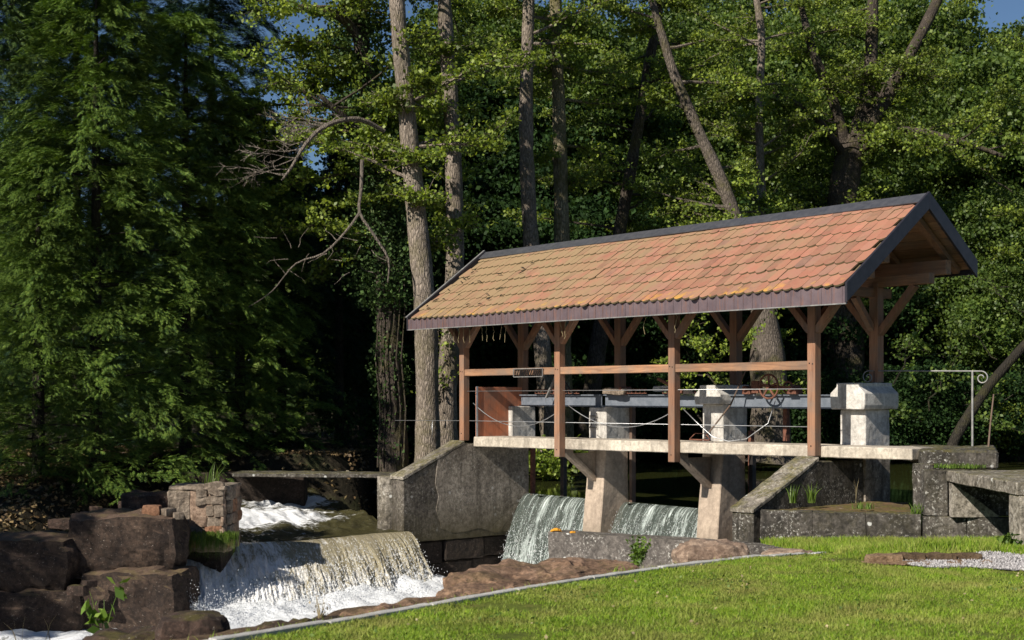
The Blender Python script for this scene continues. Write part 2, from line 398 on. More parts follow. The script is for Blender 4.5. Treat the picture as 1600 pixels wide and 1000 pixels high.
def m_still():
    t = NT('still pond water'); p = t.coord('Position', (1, .35, 1)); q = t.noise(p, 2.6, 4, .55)
    t.bump(q, .12, .03); t.set((.035,.040,.012), .06, spec=.5); t.b.inputs['IOR'].default_value = 1.33; return t.mat
pond_m = m_still()
def m_fall(name, body, foam, scale, thr, alpha_lo, vec='UV', edge=.0, low=0.0):
    """falling water: streaks of foam over a body of clear brown or grey water"""
    t = NT(name); p = t.coord('UV', scale)
    s1 = t.noise(p, 1.0, 8, .72, .9)
    p2 = t.coord('UV', tuple(x*3.1 for x in scale)); s2 = t.noise(p2, 1.0, 6, .75, 1.2)
    uv = t.n('ShaderNodeSeparateXYZ'); t.L(t.n('ShaderNodeTexCoord').outputs['UV'], uv.inputs[0])
    k = t.math('ADD', t.math('MULTIPLY', s1, .6), t.math('MULTIPLY', s2, .4))
    k = t.math('ADD', k, t.math('MULTIPLY', t.math('SUBTRACT', uv.outputs[1], .5), edge))
    bands = t.noise(t.coord('UV', (5, .8, 1)), 1.0, 3, .6, .5); k = t.math('ADD', k, t.math('MULTIPLY', t.math('SUBTRACT', bands, .5), .35))
    if low: k = t.math('ADD', k, t.math('MULTIPLY', t.math('POWER', t.math('SUBTRACT', 1.0, uv.outputs[0]), 2.2), low))
    fm = t.ramp(k, [(thr-.03, 0), (thr+.13, 1)])
    t.set(t.mix(fm, body, foam), t.ramp(fm, [(0, .12), (1, .55)]), spec=.5)
    t.b.inputs['IOR'].default_value = 1.33
    t.L(t.ramp(fm, [(0, alpha_lo), (.7, 1)]), t.b.inputs['Alpha'])
    t.b.inputs['Subsurface Weight'].default_value = .0
    t.bump(t.math('ADD', s1, t.math('MULTIPLY', s2, .5)), .9, .06); return t.mat
def m_flow(name, body, foam, thr, sc_, stretch=(1,1,1)):
    t = NT(name); p = t.coord('Position', stretch); a = t.noise(p, sc_, 8, .72, 1.6); b = t.noise(p, sc_*4, 6, .7, .6)
    at_ = t.n('ShaderNodeAttribute'); at_.attribute_name = 'foam'
    k = t.math('ADD', t.math('ADD', t.math('MULTIPLY', a, .65), t.math('MULTIPLY', b, .35)), t.math('MULTIPLY', t.math('SUBTRACT', at_.outputs['Fac'], .5), .55))
    fm = t.ramp(k, [(thr, 0), (thr+.09, 1)])
    t.set(t.mix(fm, body, foam), t.ramp(fm, [(0, .08), (1, .6)]), spec=.5); t.b.inputs['IOR'].default_value = 1.33
    t.bump(t.math('ADD', a, t.math('MULTIPLY', b, .6)), .8, .08); return t.mat
fall_main = m_fall('brown white cascade', (.37,.325,.215), (.86,.85,.83), (34, 5.0, 1), .525, .85, edge=.17, low=.26)
fall_side = m_fall('pale sheet fall', (.10,.125,.11), (.70,.78,.75), (36, 2.0, 1), .51, .6, edge=.06)
rapid_m = m_flow('rapid water', (.055,.05,.022), (.80,.81,.82), .545, 2.1, (.6, 2.6, 1))
river_m = m_flow('foaming river', (.07,.068,.045), (.74,.76,.78), .455, 1.6)
drop_m = NT('water drop').set((.85,.87,.88), .25)

# ------------------------------------------------------------------ ground and water
def fbm(x, y, s, seed=0):
    return noise.fractal(Vector((x*s+seed, y*s-seed, seed*.7)), 1.0, 2.0, 4)
KERB = [(-2.6,7.9),(-1.75,8.84),(-1.10,9.66),(-.49,10.28),(.267,11.2),(1.16,12.2),(1.7,12.72),(2.25,13.15),(2.75,13.55),(3.2,14.1),(3.45,14.7)]
def kerb_side(x, y):
    """signed distance from the kerb line, positive towards the river"""
    best = 1e9; sg = 1
    for (x0,y0),(x1,y1) in zip(KERB[:-1], KERB[1:]):
        dx, dy = x1-x0, y1-y0; L2 = dx*dx+dy*dy
        t = max(-.0 if (x0,y0)!=KERB[0] else -9, min(1 if (x1,y1)!=KERB[-1] else 1.0, ((x-x0)*dx+(y-y0)*dy)/L2))
        px_, py_ = x0+dx*t, y0+dy*t; d = math.hypot(x-px_, y-py_)
        if d < best: best = d; sg = 1 if dx*(y-y0)-dy*(x-x0) > 0 else -1
    return best*sg
def lawn_h(x, y):
    h = 0 if y < 13 else -(min(y, 18)-13)*.074
    b = math.exp(-((x-4.4)/1.1)**2-((y-13.6)/.45)**2)*.11      # the low turf mound by the gravel
    return h + b + fbm(x, y, .6, 3)*.018

def grid(name, x0, x1, y0, y1, nx, ny, hf, mat, keep=None, kind='structure', smooth=True, foam=None, uvm=None):
    xs = np.linspace(x0, x1, nx); ys = np.linspace(y0, y1, ny)
    vs = [(x, y, hf(x, y)) for y in ys for x in xs]
    fs = []
    for j in range(ny-1):
        for i in range(nx-1):
            cx, cy = (xs[i]+xs[i+1])/2, (ys[j]+ys[j+1])/2
            if keep is None or keep(cx, cy): a = j*nx+i; fs.append((a, a+1, a+nx+1, a+nx))
    ob = np_mesh(name, vs, fs, mat, smooth=smooth, kind=kind)
    if foam:
        at_ = ob.data.attributes.new('foam', 'FLOAT', 'POINT')
        at_.data.foreach_set('value', [foam(v[0], v[1]) for v in vs])
    return ob

# everything below and beyond: one sheet out to the horizon
def ground_h(x, y):
    if y > 44 or x < -9 or x > 26 or y < 0:
        base = -.1
    else: base = -2.6
    t = min(1, max(0, (y-42)/5)); far = -.9 + 1.1*t + max(0, (y-50))*.03
    l = min(1, max(0, (-7.2-x)/1.6))
    left = (-.75 + .85*min(1, max(0, (y-23)/5)))
    back = min(1, max(0, (y-28.6)/.8)) * min(1, max(0, (-2.9-x)/.7))
    h = -2.6
    if y > 42: h = max(h, far)
    h = max(h, -2.6 + (left+2.6)*l*min(1, max(0, (y-20.6)/.9)))
    h = max(h, -2.6 + (left+.15+2.6)*back)
    if x > 18: h = max(h, -2.6+2.5*min(1, (x-18)/3))
    if y < 4: h = max(h, -2.6+2.3*min(1, (4-y)/2)) if x > -20 else h
    return h + fbm(x, y, .35, 1)*.12
gx = np.concatenate([np.linspace(-300,-30,8), np.linspace(-26,26,105), np.linspace(30,300,8)])
gy = np.concatenate([np.linspace(-60,0,7), np.linspace(2,60,117), np.linspace(66,400,9)])
gv = [(x, y, ground_h(x, y)) for y in gy for x in gx]
nxg = len(gx); gf = [(j*nxg+i, j*nxg+i+1, (j+1)*nxg+i+1, (j+1)*nxg+i) for j in range(len(gy)-1) for i in range(nxg-1)]
np_mesh('ground', gv, gf, dark_m, smooth=True, kind='structure')

# lawn: flat near the camera, falling gently to the walls on the right
grid('lawn', -3, 14, -6, 18.1, 150, 210, lawn_h, lawn_m,
     keep=lambda x, y: kerb_side(x, y) < .06 and (x > 3.2 or y < 14.7))
def bank_h(x, y):
    d = kerb_side(x, y)
    top = lawn_h(x, y)-.03
    fall = max(0, d-.12)*.16 + max(0, d-1.15)*1.5
    return top - min(2.4, fall) + fbm(x, y, 1.4, 5)*.05*min(1, max(0, d*3)) + fbm(x, y, 5, 7)*.02*min(1, max(0, d*3))
grid('riverbank', -5, 5.4, 7, 19, 130, 150, bank_h, soil_m, keep=lambda x, y: -.12 < kerb_side(x, y) < 7 and not (x > 3.3 and y > 14.6 and kerb_side(x,y) < 0))

# waters
pond = grid('pond_water', -10, 26, 19, 50, 90, 80, lambda x, y: -.40, pond_m,
     keep=lambda x, y: (Vector((x, y, 0))-O).dot(E2) > 1.48 and (x > -2.6 or y > 28.2))
def river_h(x, y):
    t = max(0, min(1, ((x+4.95)*3.53+(y-20.55)*3.95)/(3.53**2+3.95**2))); d2 = (x+4.95-3.53*t)**2+(y-20.55-3.95*t)**2
    return -1.93 + fbm(x, y, 1.7, 9)*.10 + (.20+.12*fbm(x, y, 4, 2))*math.exp(-d2/.22)
def river_foam(x, y):
    d = math.hypot(x+3.4, (y-22.4)*.8); return max(.1, min(1, 1.25-d*.13))
grid('river_water', -12, 3.2, 14, 27.5, 150, 140, river_h, river_m, foam=river_foam)
# the inclined rapid between crest and slab
P0, P1 = Vector((-5.25, 23.0, 0)), Vector((-1.95, 25.45, 0))
CD = (P1-P0).normalized(); CN = Vector((CD.y, -CD.x, 0))     # outward, to the river
def rapid_pts():
    nx, ny = 130, 120; vs = []; fo = []
    for j in range(ny):
        b = j/(ny-1)                                         # 0 at the crest, 1 upstream
        for i in range(nx):
            a = i/(nx-1)
            p = P0.lerp(P1, a) - CN*(b*4.6) + CD*(b*.4)
            z = -.98 + .50*b**1.3 + (fbm(p.x, p.y, 1.5, 4)*.11 + fbm(p.x, p.y, 4.5, 6)*.05)*min(1, b*4+.15)
            z += .10*math.exp(-((b-.5)/.12)**2)*math.exp(-((a-.45)/.3)**2)
            vs.append((p.x, p.y, z))
            f = .20 + .80*math.exp(-((b-.45)/.17)**2)*math.exp(-((a-.50)/.42)**2) + .7*math.exp(-((b-.78)/.15)**2)*math.exp(-((a-.75)/.35)**2) + .25*math.exp(-((b-.15)/.15)**2)*math.exp(-((a-.4)/.3)**2)
            f += .5*math.exp(-(a/.07)**2)
            fo.append(min(1, f))
    fs = [(j*nx+i, j*nx+i+1, (j+1)*nx+i+1, (j+1)*nx+i) for j in range(ny-1) for i in range(nx-1)]
    ob = np_mesh('rapid_water', vs, fs, rapid_m, smooth=True, kind='structure')
    ob.data.attributes.new('foam', 'FLOAT', 'POINT').data.foreach_set('value', fo)
rapid_pts()

def sheet(name, mat, top, foot, nx, ny, amp, thick, drop_n, label, drop_spread=.12, seed=0, pw=1.0, jag=.05):
    """a curtain of falling water from the curve top(a) to the curve foot(a), with thickness and loose drops"""
    vs = []; uv = []
    for j in range(ny):
        b = j/(ny-1)
        for i in range(nx):
            a = i/(nx-1); T = top(a); F = foot(a)
            h = b**.55 if pw == 1 else b**pw
            p = Vector((T.x+(F.x-T.x)*h, T.y+(F.y-T.y)*h, T.z+(F.z-T.z)*b))
            out = Vector((F.x-T.x, F.y-T.y, 0)).normalized()
            s_ = a*(top(1)-top(0)).length
            w = noise.fractal(Vector((s_*5+seed, b*1.3, seed)), .8, 2.2, 5)*amp*(.25+b) + noise.noise(Vector((s_*1.6, b*.8, seed)))*amp*1.3*(.2+b) + noise.noise(Vector((s_*22, b*4+seed, 3)))*amp*.4*(.2+b) + noise.fractal(Vector((s_*26, b*9+seed, 5)), .7, 2.2, 4)*amp*.33*(.15+b)
            p += out*w; vs.append(tuple(p)); uv.append((a, b))
    fs = [(j*nx+i, j*nx+i+1, (j+1)*nx+i+1, (j+1)*nx+i) for j in range(ny-1) for i in range(nx-1)]
    ob = np_mesh(name, vs, fs, mat, smooth=True, org=top(.5))
    ob.data.uv_layers.new(name='UVMap')
    uvs = np.array([uv[i] for f in fs for i in f], dtype=np.float32); ob.data.uv_layers[0].data.foreach_set('uv', uvs.ravel())
    tag(ob, label, 'waterfall')
    # loose drops and shreds: small stretched tetrahedra
    a = rng.random(drop_n); b = rng.random(drop_n)**.7
    P = []
    for ai, bi in zip(a, b):
        T = top(ai); F = foot(ai); h = bi**.55 if pw == 1 else bi**pw
        out = Vector((F.x-T.x, F.y-T.y, 0)).normalized()
        P.append(tuple(Vector((T.x+(F.x-T.x)*h, T.y+(F.y-T.y)*h, T.z+(F.z-T.z)*bi)) + out*(.015+abs(rng.normal(0, drop_spread*(.3+bi))))))
    P = np.array(P); sz = rng.uniform(.0025, .008, drop_n)*(1+.8*b)
    return ob, P, sz
def tets(name, P, sz, mat, stretch, parent=None, kind='stuff', org=None):
    n = len(P); base = np.array([(0,0,1),(.94,0,-.33),(-.47,.82,-.33),(-.47,-.82,-.33)])
    ang = rng.random(n)*6.28; c, s_ = np.cos(ang), np.sin(ang)
    V = np.repeat(base[None], n, 0); X = V[...,0]*c[:,None]-V[...,1]*s_[:,None]; Y = V[...,0]*s_[:,None]+V[...,1]*c[:,None]
    st = rng.uniform(1, stretch, n)[:,None]
    V = np.stack([X, Y, V[...,2]*st], -1)*sz[:,None,None] + P[:,None,:]
    f = np.array([(0,1,2),(0,2,3),(0,3,1),(1,3,2)]); F = (f[None]+np.arange(n)[:,None,None]*4).reshape(-1,3)
    return np_mesh(name, V.reshape(-1,3), F, mat, parent, kind=kind, org=org)

def lerp(a, b, t): return a+(b-a)*t
mt = lambda a: Vector((lerp(P0.x-.35, P1.x, a), lerp(P0.y-.26, P1.y, a), -.98+.05*math.sin(a*9)*.3))
def mf(a):
    l = Vector((-4.95, 20.55, -1.95)); r = Vector((-1.42, 24.5, -1.95))
    p = l.lerp(r, a); p += CN*(.25*math.sin(a*math.pi)); return p
main, Pm, sm = sheet('waterfall', fall_main, mt, mf, 420, 110, .15, .05, 6000,
    'wide brown and white waterfall pouring over the left crest beside the ruined stone pier', .10, 3)
# splash at the foot and the left edge
n = 12000; aa = rng.random(n)**1.9
Ps = np.array([tuple(mf(x)+CN*float(rng.normal(.05,.22))+Vector((0,0,abs(float(rng.normal(0,.20))))) ) for x in aa])
n2 = 1500; Pe = np.array([tuple(mt(0).lerp(mf(0), float(rng.random()**.6)) - CD*float(abs(rng.normal(0,.30))) + Vector((0,0,float(rng.normal(.0,.12))))) for _ in range(n2)])
Pa = np.concatenate([Pm, Ps, Pe]); sa = np.concatenate([sm, rng.uniform(.003,.009,n), rng.uniform(.003,.008,n2)])
ORG[main.name] = mt(.5); tets('spray', Pa, sa, drop_m, 2.6, main)

UW = [-3*BAY, -2*BAY, -BAY, 0]     # pier centres along the bridge
def bayfall(u0, u1, label, foot_v, zf, seed):
    top = lambda a: S(lerp(u0, u1, a), 1.42, -.39)
    foot = lambda a: S(lerp(u0, u1, a), foot_v, zf)
    ob, P, s_ = sheet('waterfall', fall_side, top, foot, 150, 50, .05, .03, 2200, label, .05, seed)
    ORG[ob.name] = top(.5); tets('spray', P, s_*.75, drop_m, 3.5, ob)
bayfall(-8.38, -6.02, 'tall pale sheet of water falling between the grey wing wall and the left bridge pier', .72, -1.95, 21)
bayfall(-5.48, -3.10, 'short pale sheet of water falling between the two battered piers behind the low wall', .80, -1.6, 33)
# small side trickle between boulder and ruined pier
tr_t = lambda a: Vector((-5.78+a*.32, 22.2+a*.1, -.72)); tr_f = lambda a: Vector((-5.85+a*.42, 21.75+a*.1, -1.55))
ob, P, s_ = sheet('waterfall', fall_main, tr_t, tr_f, 30, 30, .05, .03, 500, 'thin white trickle between the big boulder and the ruined stone pier', .05, 55)
ORG[ob.name] = tr_t(.5); tets('spray', P, s_*.8, drop_m, 3, ob)

# ------------------------------------------------------------------ the concrete weir bridge
def zd(u): return .848 + u*.007               # deck top
weir = sthing('weir_bridge', 'pale concrete weir bridge with battered piers and sloping wing walls under the shelter', 'weir', (-4.3, .8, -1.9))
m = MB()      # deck slab
u0, u1 = -8.41, 1.64
m.hexa([(u0,.075,zd(u0)-.195),(u1,.075,zd(u1)-.165),(u1,.93,zd(u1)-.165),(u0,.93,zd(u0)-.195),(u0,.075,zd(u0)),(u1,.075,zd(u1)),(u1,.93,zd(u1)),(u0,.93,zd(u0))])
m.build('deck_slab', conc_deck, weir, bevel=.012, rough=(.16,.008,3))
for k in (1, 2):
    u = UW[k]; z1 = zd(u)-.19; m = MB()       # pier below the deck, front face battered
    f0, f1 = .66, .93
    m.hexa([(u-.25,f0,-2.0),(u+.25,f0,-2.0),(u+.25,1.55,-2.0),(u-.25,1.55,-2.0),(u-.235,f1,z1),(u+.235,f1,z1),(u+.235,1.5,z1),(u-.235,1.5,z1)])
    m.build('pier', conc_pier, weir, bevel=.015, rough=(.14,.008,3))
    m = MB(); m.prism([(.11,z1-.003),(.11,z1-.07),(.84,z1-.60),(.93,z1-.60),(.87,z1-.5),(.30,z1-.07),(.30,z1-.003)], 0, u-.10, u+.04)
    m.prism([(.30,z1-.08),(.88,z1-.5),(.90,z1-.08)], 0, u-.06, u+.0)
    m.build('bracket', conc_pier, weir, bevel=.005)
def pier_top(u, zt, cap):
    m = MB(); m.box(u-.235, u+.235, .935, 1.55, zd(u)-.25 if u != UW[3] else .655, zt)
    m.build('pier_shaft', conc_cap, weir, bevel=.012, rough=(.13,.008,4))
    if cap:
        a, b = cap; m = MB(); w = a; c = .09
        m.prism([(u-w,zt+.003),(u+w,zt+.003),(u+w+.02,zt+.06),(u+w+.02,zt+b-.16),(u+w-c,zt+b-.06),(u+w-c,zt+b),(u-w+c,zt+b),(u-w+c,zt+b-.06),(u-w-.02,zt+b-.16),(u-w-.02,zt+.06)], 1, .80, 1.66)
        m.build('pier_cap', conc_cap, weir, bevel=.01, rough=(.12,.010,4))
pier_top(UW[0]+.12, 1.38, None); pier_top(UW[1], 1.38, None)
pier_top(UW[2], 1.45, (.27, .33)); pier_top(UW[3], 1.385, (.30, .41))
# lower abutment behind the mossy platform
m = MB(); m.box(-.30, .235, .937, 1.56, -1.9, .652); m.build('abutment', conc_pale, weir, rough=(.2,.01,3))
def wing(uc, v1, ztop, zend, zbot, mat, name='wing_wall'):
    m = MB(); h = .20
    prof = [(v1, zbot), (-1.6, zbot), (-1.6, zend-.07), (-.15, ztop-.07), (v1, ztop-.07)]
    m.prism(prof, 0, uc-h, uc+h)
    w = m.build(name, mat, weir, bevel=.015, rough=(.13,.012,2.6))
    m = MB(); k = .07
    m.hexa([(uc-h-.015,-1.625,zend-k+.002),(uc+h+.015,-1.625,zend-k+.002),(uc+h+.015,-.15,ztop-k+.002),(uc-h-.015,-.15,ztop-k+.002),
            (uc-h-.015,-1.625,zend),(uc+h+.015,-1.625,zend),(uc+h+.015,-.15,ztop),(uc-h-.015,-.15,ztop)])
    m.build('coping', conc_cope, weir, bevel=.012, rough=(.10,.012,4))
wing(UW[0], 1.5, zd(UW[0])-.07, .06, -1.2, conc_wall)
wing(UW[3], .93, .70, .01, -1.0, conc_dark)
m = MB(); x0 = UW[0]+.2
zt = lambda v: (.06+(zd(UW[0])-.07-.06)*min(1,(v+1.6)/1.45) - .075)
m.prism([(-.72,-.98),(-.35,-1.10),(.2,-1.02),(.6,-1.14),(1.49,-1.12),(1.49,zt(1.49)),(-.15,zt(-.15)),(-.80,zt(-.80)),(-.86,-.1),(-.78,-.35),(-.84,-.6),(-.76,-.8)], 0, x0-.02, x0+.010)
m.build('sun_graze_patch', conc_pale, weir, rough=(.10,.007,4))  # lighter slab stands in for grazing sun on the wing wall
# coursed base stones below the left wing wall
for (va, vb, za, zb) in [(-1.5,-.62,-1.66,-1.22),(-.60,.35,-1.62,-1.21),(.37,1.45,-1.6,-1.21),(-1.55,-.95,-2.1,-1.68),(-.93,.1,-2.1,-1.64),(.12,1.4,-2.1,-1.62)]:
    m = MB(); m.box(UW[0]-.3, UW[0]+.16+random.uniform(-.05,.03), va, vb, za, zb)
    m.build('stone', rock_wet, weir, bevel=.03, rough=(.16,.03,3))
# half-round buttress at the left end, a slot away from the wall
m = MB(); cx_, cy_ = UW[0]-.42, -1.52
m.tube([(cx_, cy_, -1.15), (cx_, cy_, -.5), (cx_, cy_, .04)], .22, 20); m.build('round_buttress', conc_cope, weir, rough=(.12,.012,3))
m = MB(); m.box(UW[0]-.44, UW[0]-.2, -1.45, -1.2, -1.15, .035); m.build('buttress_back', conc_dark, weir)
# weir sill behind the falls
m = MB(); m.box(-8.41, -.2, 1.40, 1.78, -2.2, -.43); m.build('sill', rock_wet, weir, rough=(.25,.015,3))
m = MB(); m.prism([(1.39,-.46),(1.39,-2.2),(.95,-2.2)], 0, -5.9, -3.0); m.prism([(1.39,-.46),(1.39,-2.2),(.95,-2.2)], 0, -8.41, -5.98); m.build('apron', rock_wet, weir, rough=(.25,.02,3))

# left footbridge slab and its retaining wall
fb = thing('footbridge', 'thin dark concrete slab spanning the stream behind the left waterfall', 'footbridge', (-3.9, 27.4, -.1))
m = MB(); m.hexa([(-5.6,26.9,-.03),(-2.2,26.5,-.03),(-2.0,27.3,-.03),(-5.6,27.8,-.03),(-5.6,26.9,.05),(-2.2,26.5,.05),(-2.0,27.3,.05),(-5.6,27.8,.05)])
m.build('slab', conc_dark, fb, bevel=.01, rough=(.15,.012,3))
m = MB(); m.box(-6.9,-4.3,27.85,28.3,-1.2,.0); m.build('abutment', rock_wet, fb, bevel=.02, rough=(.2,.02,3))

# low river wall, bending from the falls to the right-hand platform
rw = thing('river_wall', 'low grey lichen-spotted wall in front of the bridge piers with an orange lichen patch at its left end', 'wall', (1.9, 19.2, -1.2))
A, B, C_ = Vector((.545,20.1)), Vector((3.08,18.45)), Vector((5.0,17.9))
def wallseg(a, b, th, z0, z1, mat, name, par, rough=(.13,.014,2.6)):
    d = (b-a).normalized(); nrm = Vector((-d.y, d.x))*th
    p = [a, b, b+nrm, a+nrm]; m = MB(); m.hexa([(q.x,q.y,z0) for q in p]+[(q.x,q.y,z1) for q in p])
    return m.build(name, mat, par, bevel=.006, rough=rough)
wallseg(A, B, .42, -1.9, -.44, conc_low, 'wall_body', rw)
wallseg(B+Vector((.004,0)), C_, .35, -1.6, -.455, conc_low, 'wall_body', rw)
orange = NT('orange lichen').set((.55,.24,.015), .95)
for q in ((.66,20.10,-.428,.085),(.90,19.97,-.43,.04)):
    bm_ = MB(); bm_.tube([(q[0],q[1],q[2]-.03),(q[0],q[1]+.02,q[2]+.004)], [q[3]*1.2,q[3]], 9); bm_.build('lichen', orange, rw, rough=(.03,.02,20))

# right-hand platform and overflow chamber
pf = thing('platform', 'mossy concrete platform with low dark lichened front wall right of the sloping wing wall', 'platform', (4.6, 18.8, -.5))
F0, F1, F2 = Vector((3.45,18.72)), Vector((5.53,18.15)), Vector((7.3,17.75))
n_seg = 3
for k in range(n_seg):
    a = F0.lerp(F1, k/n_seg); b = F0.lerp(F1, (k+1)/n_seg-.0015)
    wallseg(a, b, .22, -.8, -.0+random.uniform(-.012,.006), conc_dark, 'front_panel', pf)
m = MB(); m.hexa([(3.62,18.9,-.5),(5.5,18.38,-.5),(6.0,20.4,-.5),(4.9,20.6,-.5),(3.62,18.9,-.03),(5.5,18.38,-.03),(6.0,20.4,-.02),(4.9,20.6,-.02)])
m.build('platform_top', plat_m, pf, rough=(.12,.02,3))
oc = thing('overflow_chamber', 'dark stained concrete overflow chamber with stepped slabs at the right edge', 'chamber', (6.3, 18.2, -.5))
wallseg(Vector((5.54,18.6)), Vector((5.70,18.25)), .16, -.02, .66, conc_dark, 'pillar', oc)
m = MB(); m.hexa([(5.62,18.42,.60),(6.55,18.10,.60),(7.15,19.9,.60),(5.95,20.2,.60),(5.62,18.42,.855),(6.55,18.10,.855),(7.15,19.9,.855),(5.95,20.2,.855)])
m.build('upper_slab', conc_dark, oc, bevel=.03, rough=(.10,.02,3))
m = MB(); m.hexa([(5.84,18.35,.44),(5.84,15.55,.44),(6.9,15.55,.44),(7.4,18.1,.44),(5.84,18.35,.595),(5.84,15.55,.595),(6.9,15.55,.595),(7.4,18.1,.595)])
m.build('lower_slab', conc_cope, oc, bevel=.012, rough=(.12,.012,3))
m = MB(); m.box(5.86,6.25,15.5,15.85,-.6,.437); m.build('pillar', conc_cope, oc, bevel=.015, rough=(.12,.012,3))
for (a, b, th, z0, z1) in ((Vector((5.56,18.12)),Vector((5.86,18.08)),.3,-.02,.60),(Vector((5.87,18.2)),Vector((7.2,17.95)),.3,-.02,.437)):
    wallseg(a, b, th, z0, z1, conc_dark, 'wall_panel', oc)
for k in range(3):
    a = Vector((5.54,18.13)).lerp(Vector((7.2,17.72)), k/3); b = Vector((5.54,18.13)).lerp(Vector((7.2,17.72)), (k+1)/3-.006)
    wallseg(a, b, .25, -.8, -.03, conc_dark, 'base_panel', oc)
m = MB(); m.prism([(5.87,.43),(5.87,-.02),(6.5,-.02),(6.3,.14)], 1, 17.93, 18.05); m.build('buttress', conc_cope, oc, rough=(.1,.01,3))
mf_ = MB(); mf_.box(5.6,6.6,17.35,17.72,-.5,-.36); tag(mf_.build('paving_slab', kerb_m, None, rough=(.15,.01,3), org=(6.1,17.5,-.4)), 'pale concrete strip on the ground below the overflow chamber', 'paving slab')

# ------------------------------------------------------------------ timber shelter
sh = sthing('timber_shelter', 'open timber shelter with red clay tile roof standing over the weir bridge', 'shelter', (-4.3, .7, .7))
PW = .145
fz = [zd(UW[0])-.08, .485, .50, .70]
for k, u in enumerate(UW):
    m = MB(); m.box(u-PW/2, u+PW/2, -PW/2, PW/2, fz[k], 3.34); m.build('post', wood_z, sh, bevel=.007)
    zt = [1.385, 1.385, 1.785, 1.80][k]; uu = u+.04
    m = MB(); m.box(uu-.08, uu+.08, 1.40, 1.56, zt, 3.34); m.build('post', wood_z, sh, bevel=.007)
    for sx in (-1, 1):
        for v in (0, 1.48):
            u_ = u if v == 0 else uu; m = MB()
            m.bar((u_+sx*.06, v, 2.56), (u_+sx*.70, v, 3.28), .10, .12, up=(0,1,0)); m.build('brace', wood_z, sh, bevel=.006)
    m = MB(); m.box(u-.06, u+.06, -.45, 1.85, 3.12, 3.27); m.build('tie_beam', wood_y, sh, bevel=.006)
    for v, s_ in ((.05, 1), (1.43, -1)):
        if k == 3:
            m = MB(); m.bar((u, v, 2.62), (u, v+s_*.45, 3.12), .09, .10, up=(1,0,0)); m.build('brace', wood_z, sh, bevel=.006)
for k in range(3):
    m = MB(); m.box(UW[k]+PW/2+.002, UW[k+1]-PW/2-.002, -.055, .045, 1.985, 2.115)
    m.build('rail', wood_x, sh, bevel=.007, rough=(.3,.003,2))
    for uu in (UW[k]+.0, UW[k+1]-.0): pass
for k, u in enumerate(UW):      # bolt heads
    for (du, z) in ((-.03, 2.08), (.03, 2.07)) + (((0.0, .62),) if k in (1,2) else ((0.0,.85),)):
        m = MB(); m.tube([(u+du, -PW/2-.006, z), (u+du, -PW/2+.004, z)], .011, 8); m.build('bolt', iron, sh)
UL, UR = -9.46, 1.15
VE, ZE, VA, ZA, VB, ZB = -.762, 3.10, 1.195, 4.50, 2.47, 3.62
for v, z, h in ((0, 3.28, .16), (1.48, 3.28, .16), (1.92, 3.44, .22), (.35, 3.52, .18)):
    m = MB(); m.box(UL+.12, UR-.12, v-.07, v+.07, z, z+h); m.build('purlin', wood_x, sh, bevel=.008)
# rafters and soffit boards
def slope_pt(side, t, off=0):
    v0, z0, v1, z1 = (VE, ZE, VA, ZA) if side == 0 else (VB, ZB, VA, ZA)
    L = math.hypot(v1-v0, z1-z0); d = ((v1-v0)/L, (z1-z0)/L); nrm = (-d[1], d[0]) if side == 0 else (d[1], -d[0])
    return (v0+(v1-v0)*t+nrm[0]*off, z0+(z1-z0)*t+nrm[1]*off)
nr = 12
for k in range(nr):
    u = UL+.25+(UR-UL-.5)*k/(nr-1)
    for side in (0, 1):
        a = slope_pt(side, .03, -.16); b = slope_pt(side, .97, -.16); m = MB()
        m.bar((u, a[0], a[1]), (u, b[0], b[1]), .08, .11, up=(1,0,0)); m.build('rafter', wood_y, sh)
for side, nb in ((0, 12), (1, 8)):
    for k in range(nb):
        a0 = slope_pt(side, (k+.02)/nb, -.10); a1 = slope_pt(side, (k+.97)/nb, -.10); b0 = slope_pt(side, (k+.02)/nb, -.07); b1 = slope_pt(side, (k+.97)/nb, -.07)
        m = MB(); j = .004*(k%3); m.hexa([(UL+.03,*a0),(UR-.03,*a0),(UR-.03,*a1),(UL+.03,*a1),(UL+.03,*b0),(UR-.03,*b0),(UR-.03,*b1),(UL+.03,*b1)])
        m.build('soffit_board', wood_x, sh)
# tiles
def tile_mesh(name='tile'):
    w = .088; n_ = 8; T = .024
    pts = [(-w, .40), (-w, .058)] + [(-w+2*w*i/n_, .058*(1-math.sin(math.pi*i/n_)**.75)) for i in range(1, n_)] + [(w, .058), (w, .40)]
    vs = [(x, y, 0) for x, y in pts] + [(x, y, T) for x, y in pts]; k = len(pts)
    fs = [tuple(range(k)), tuple(reversed(range(k, 2*k)))] + [(i, k+i, k+(i+1)%k, (i+1)%k) for i in range(k)]
    return vs, fs, k
tv, tf, tk = tile_mesh()
tme = bpy.data.meshes.new('tile'); tme.from_pydata(tv, [], tf); tme.materials.append(tile_m); tme.materials.append(tile_edge)
for i, p in enumerate(tme.polygons): p.material_index = 1 if i >= 2 else 0
bm = bmesh.new(); bm.from_mesh(tme); bmesh.ops.recalc_face_normals(bm, faces=bm.faces); bm.to_mesh(tme); bm.free()
ang = math.atan2(ZA-ZE, VA-VE); Ls = math.hypot(ZA-ZE, VA-VE); EXP = .308; TW = .180
slots = []
for r_ in range(8):
    offu = (r_ % 2)*TW/2; ncol = int((UR-UL-.06)/TW)
    for c_ in range(ncol+1):
        u = UR-.13-c_*TW-offu+ (0)
        if u < UL+.08: continue
        slots.append((u, r_))
slots.sort(key=lambda s_: -s_[0])
org = ORG[sh.name]; extra_v = []; extra_f = []; extra_m = []
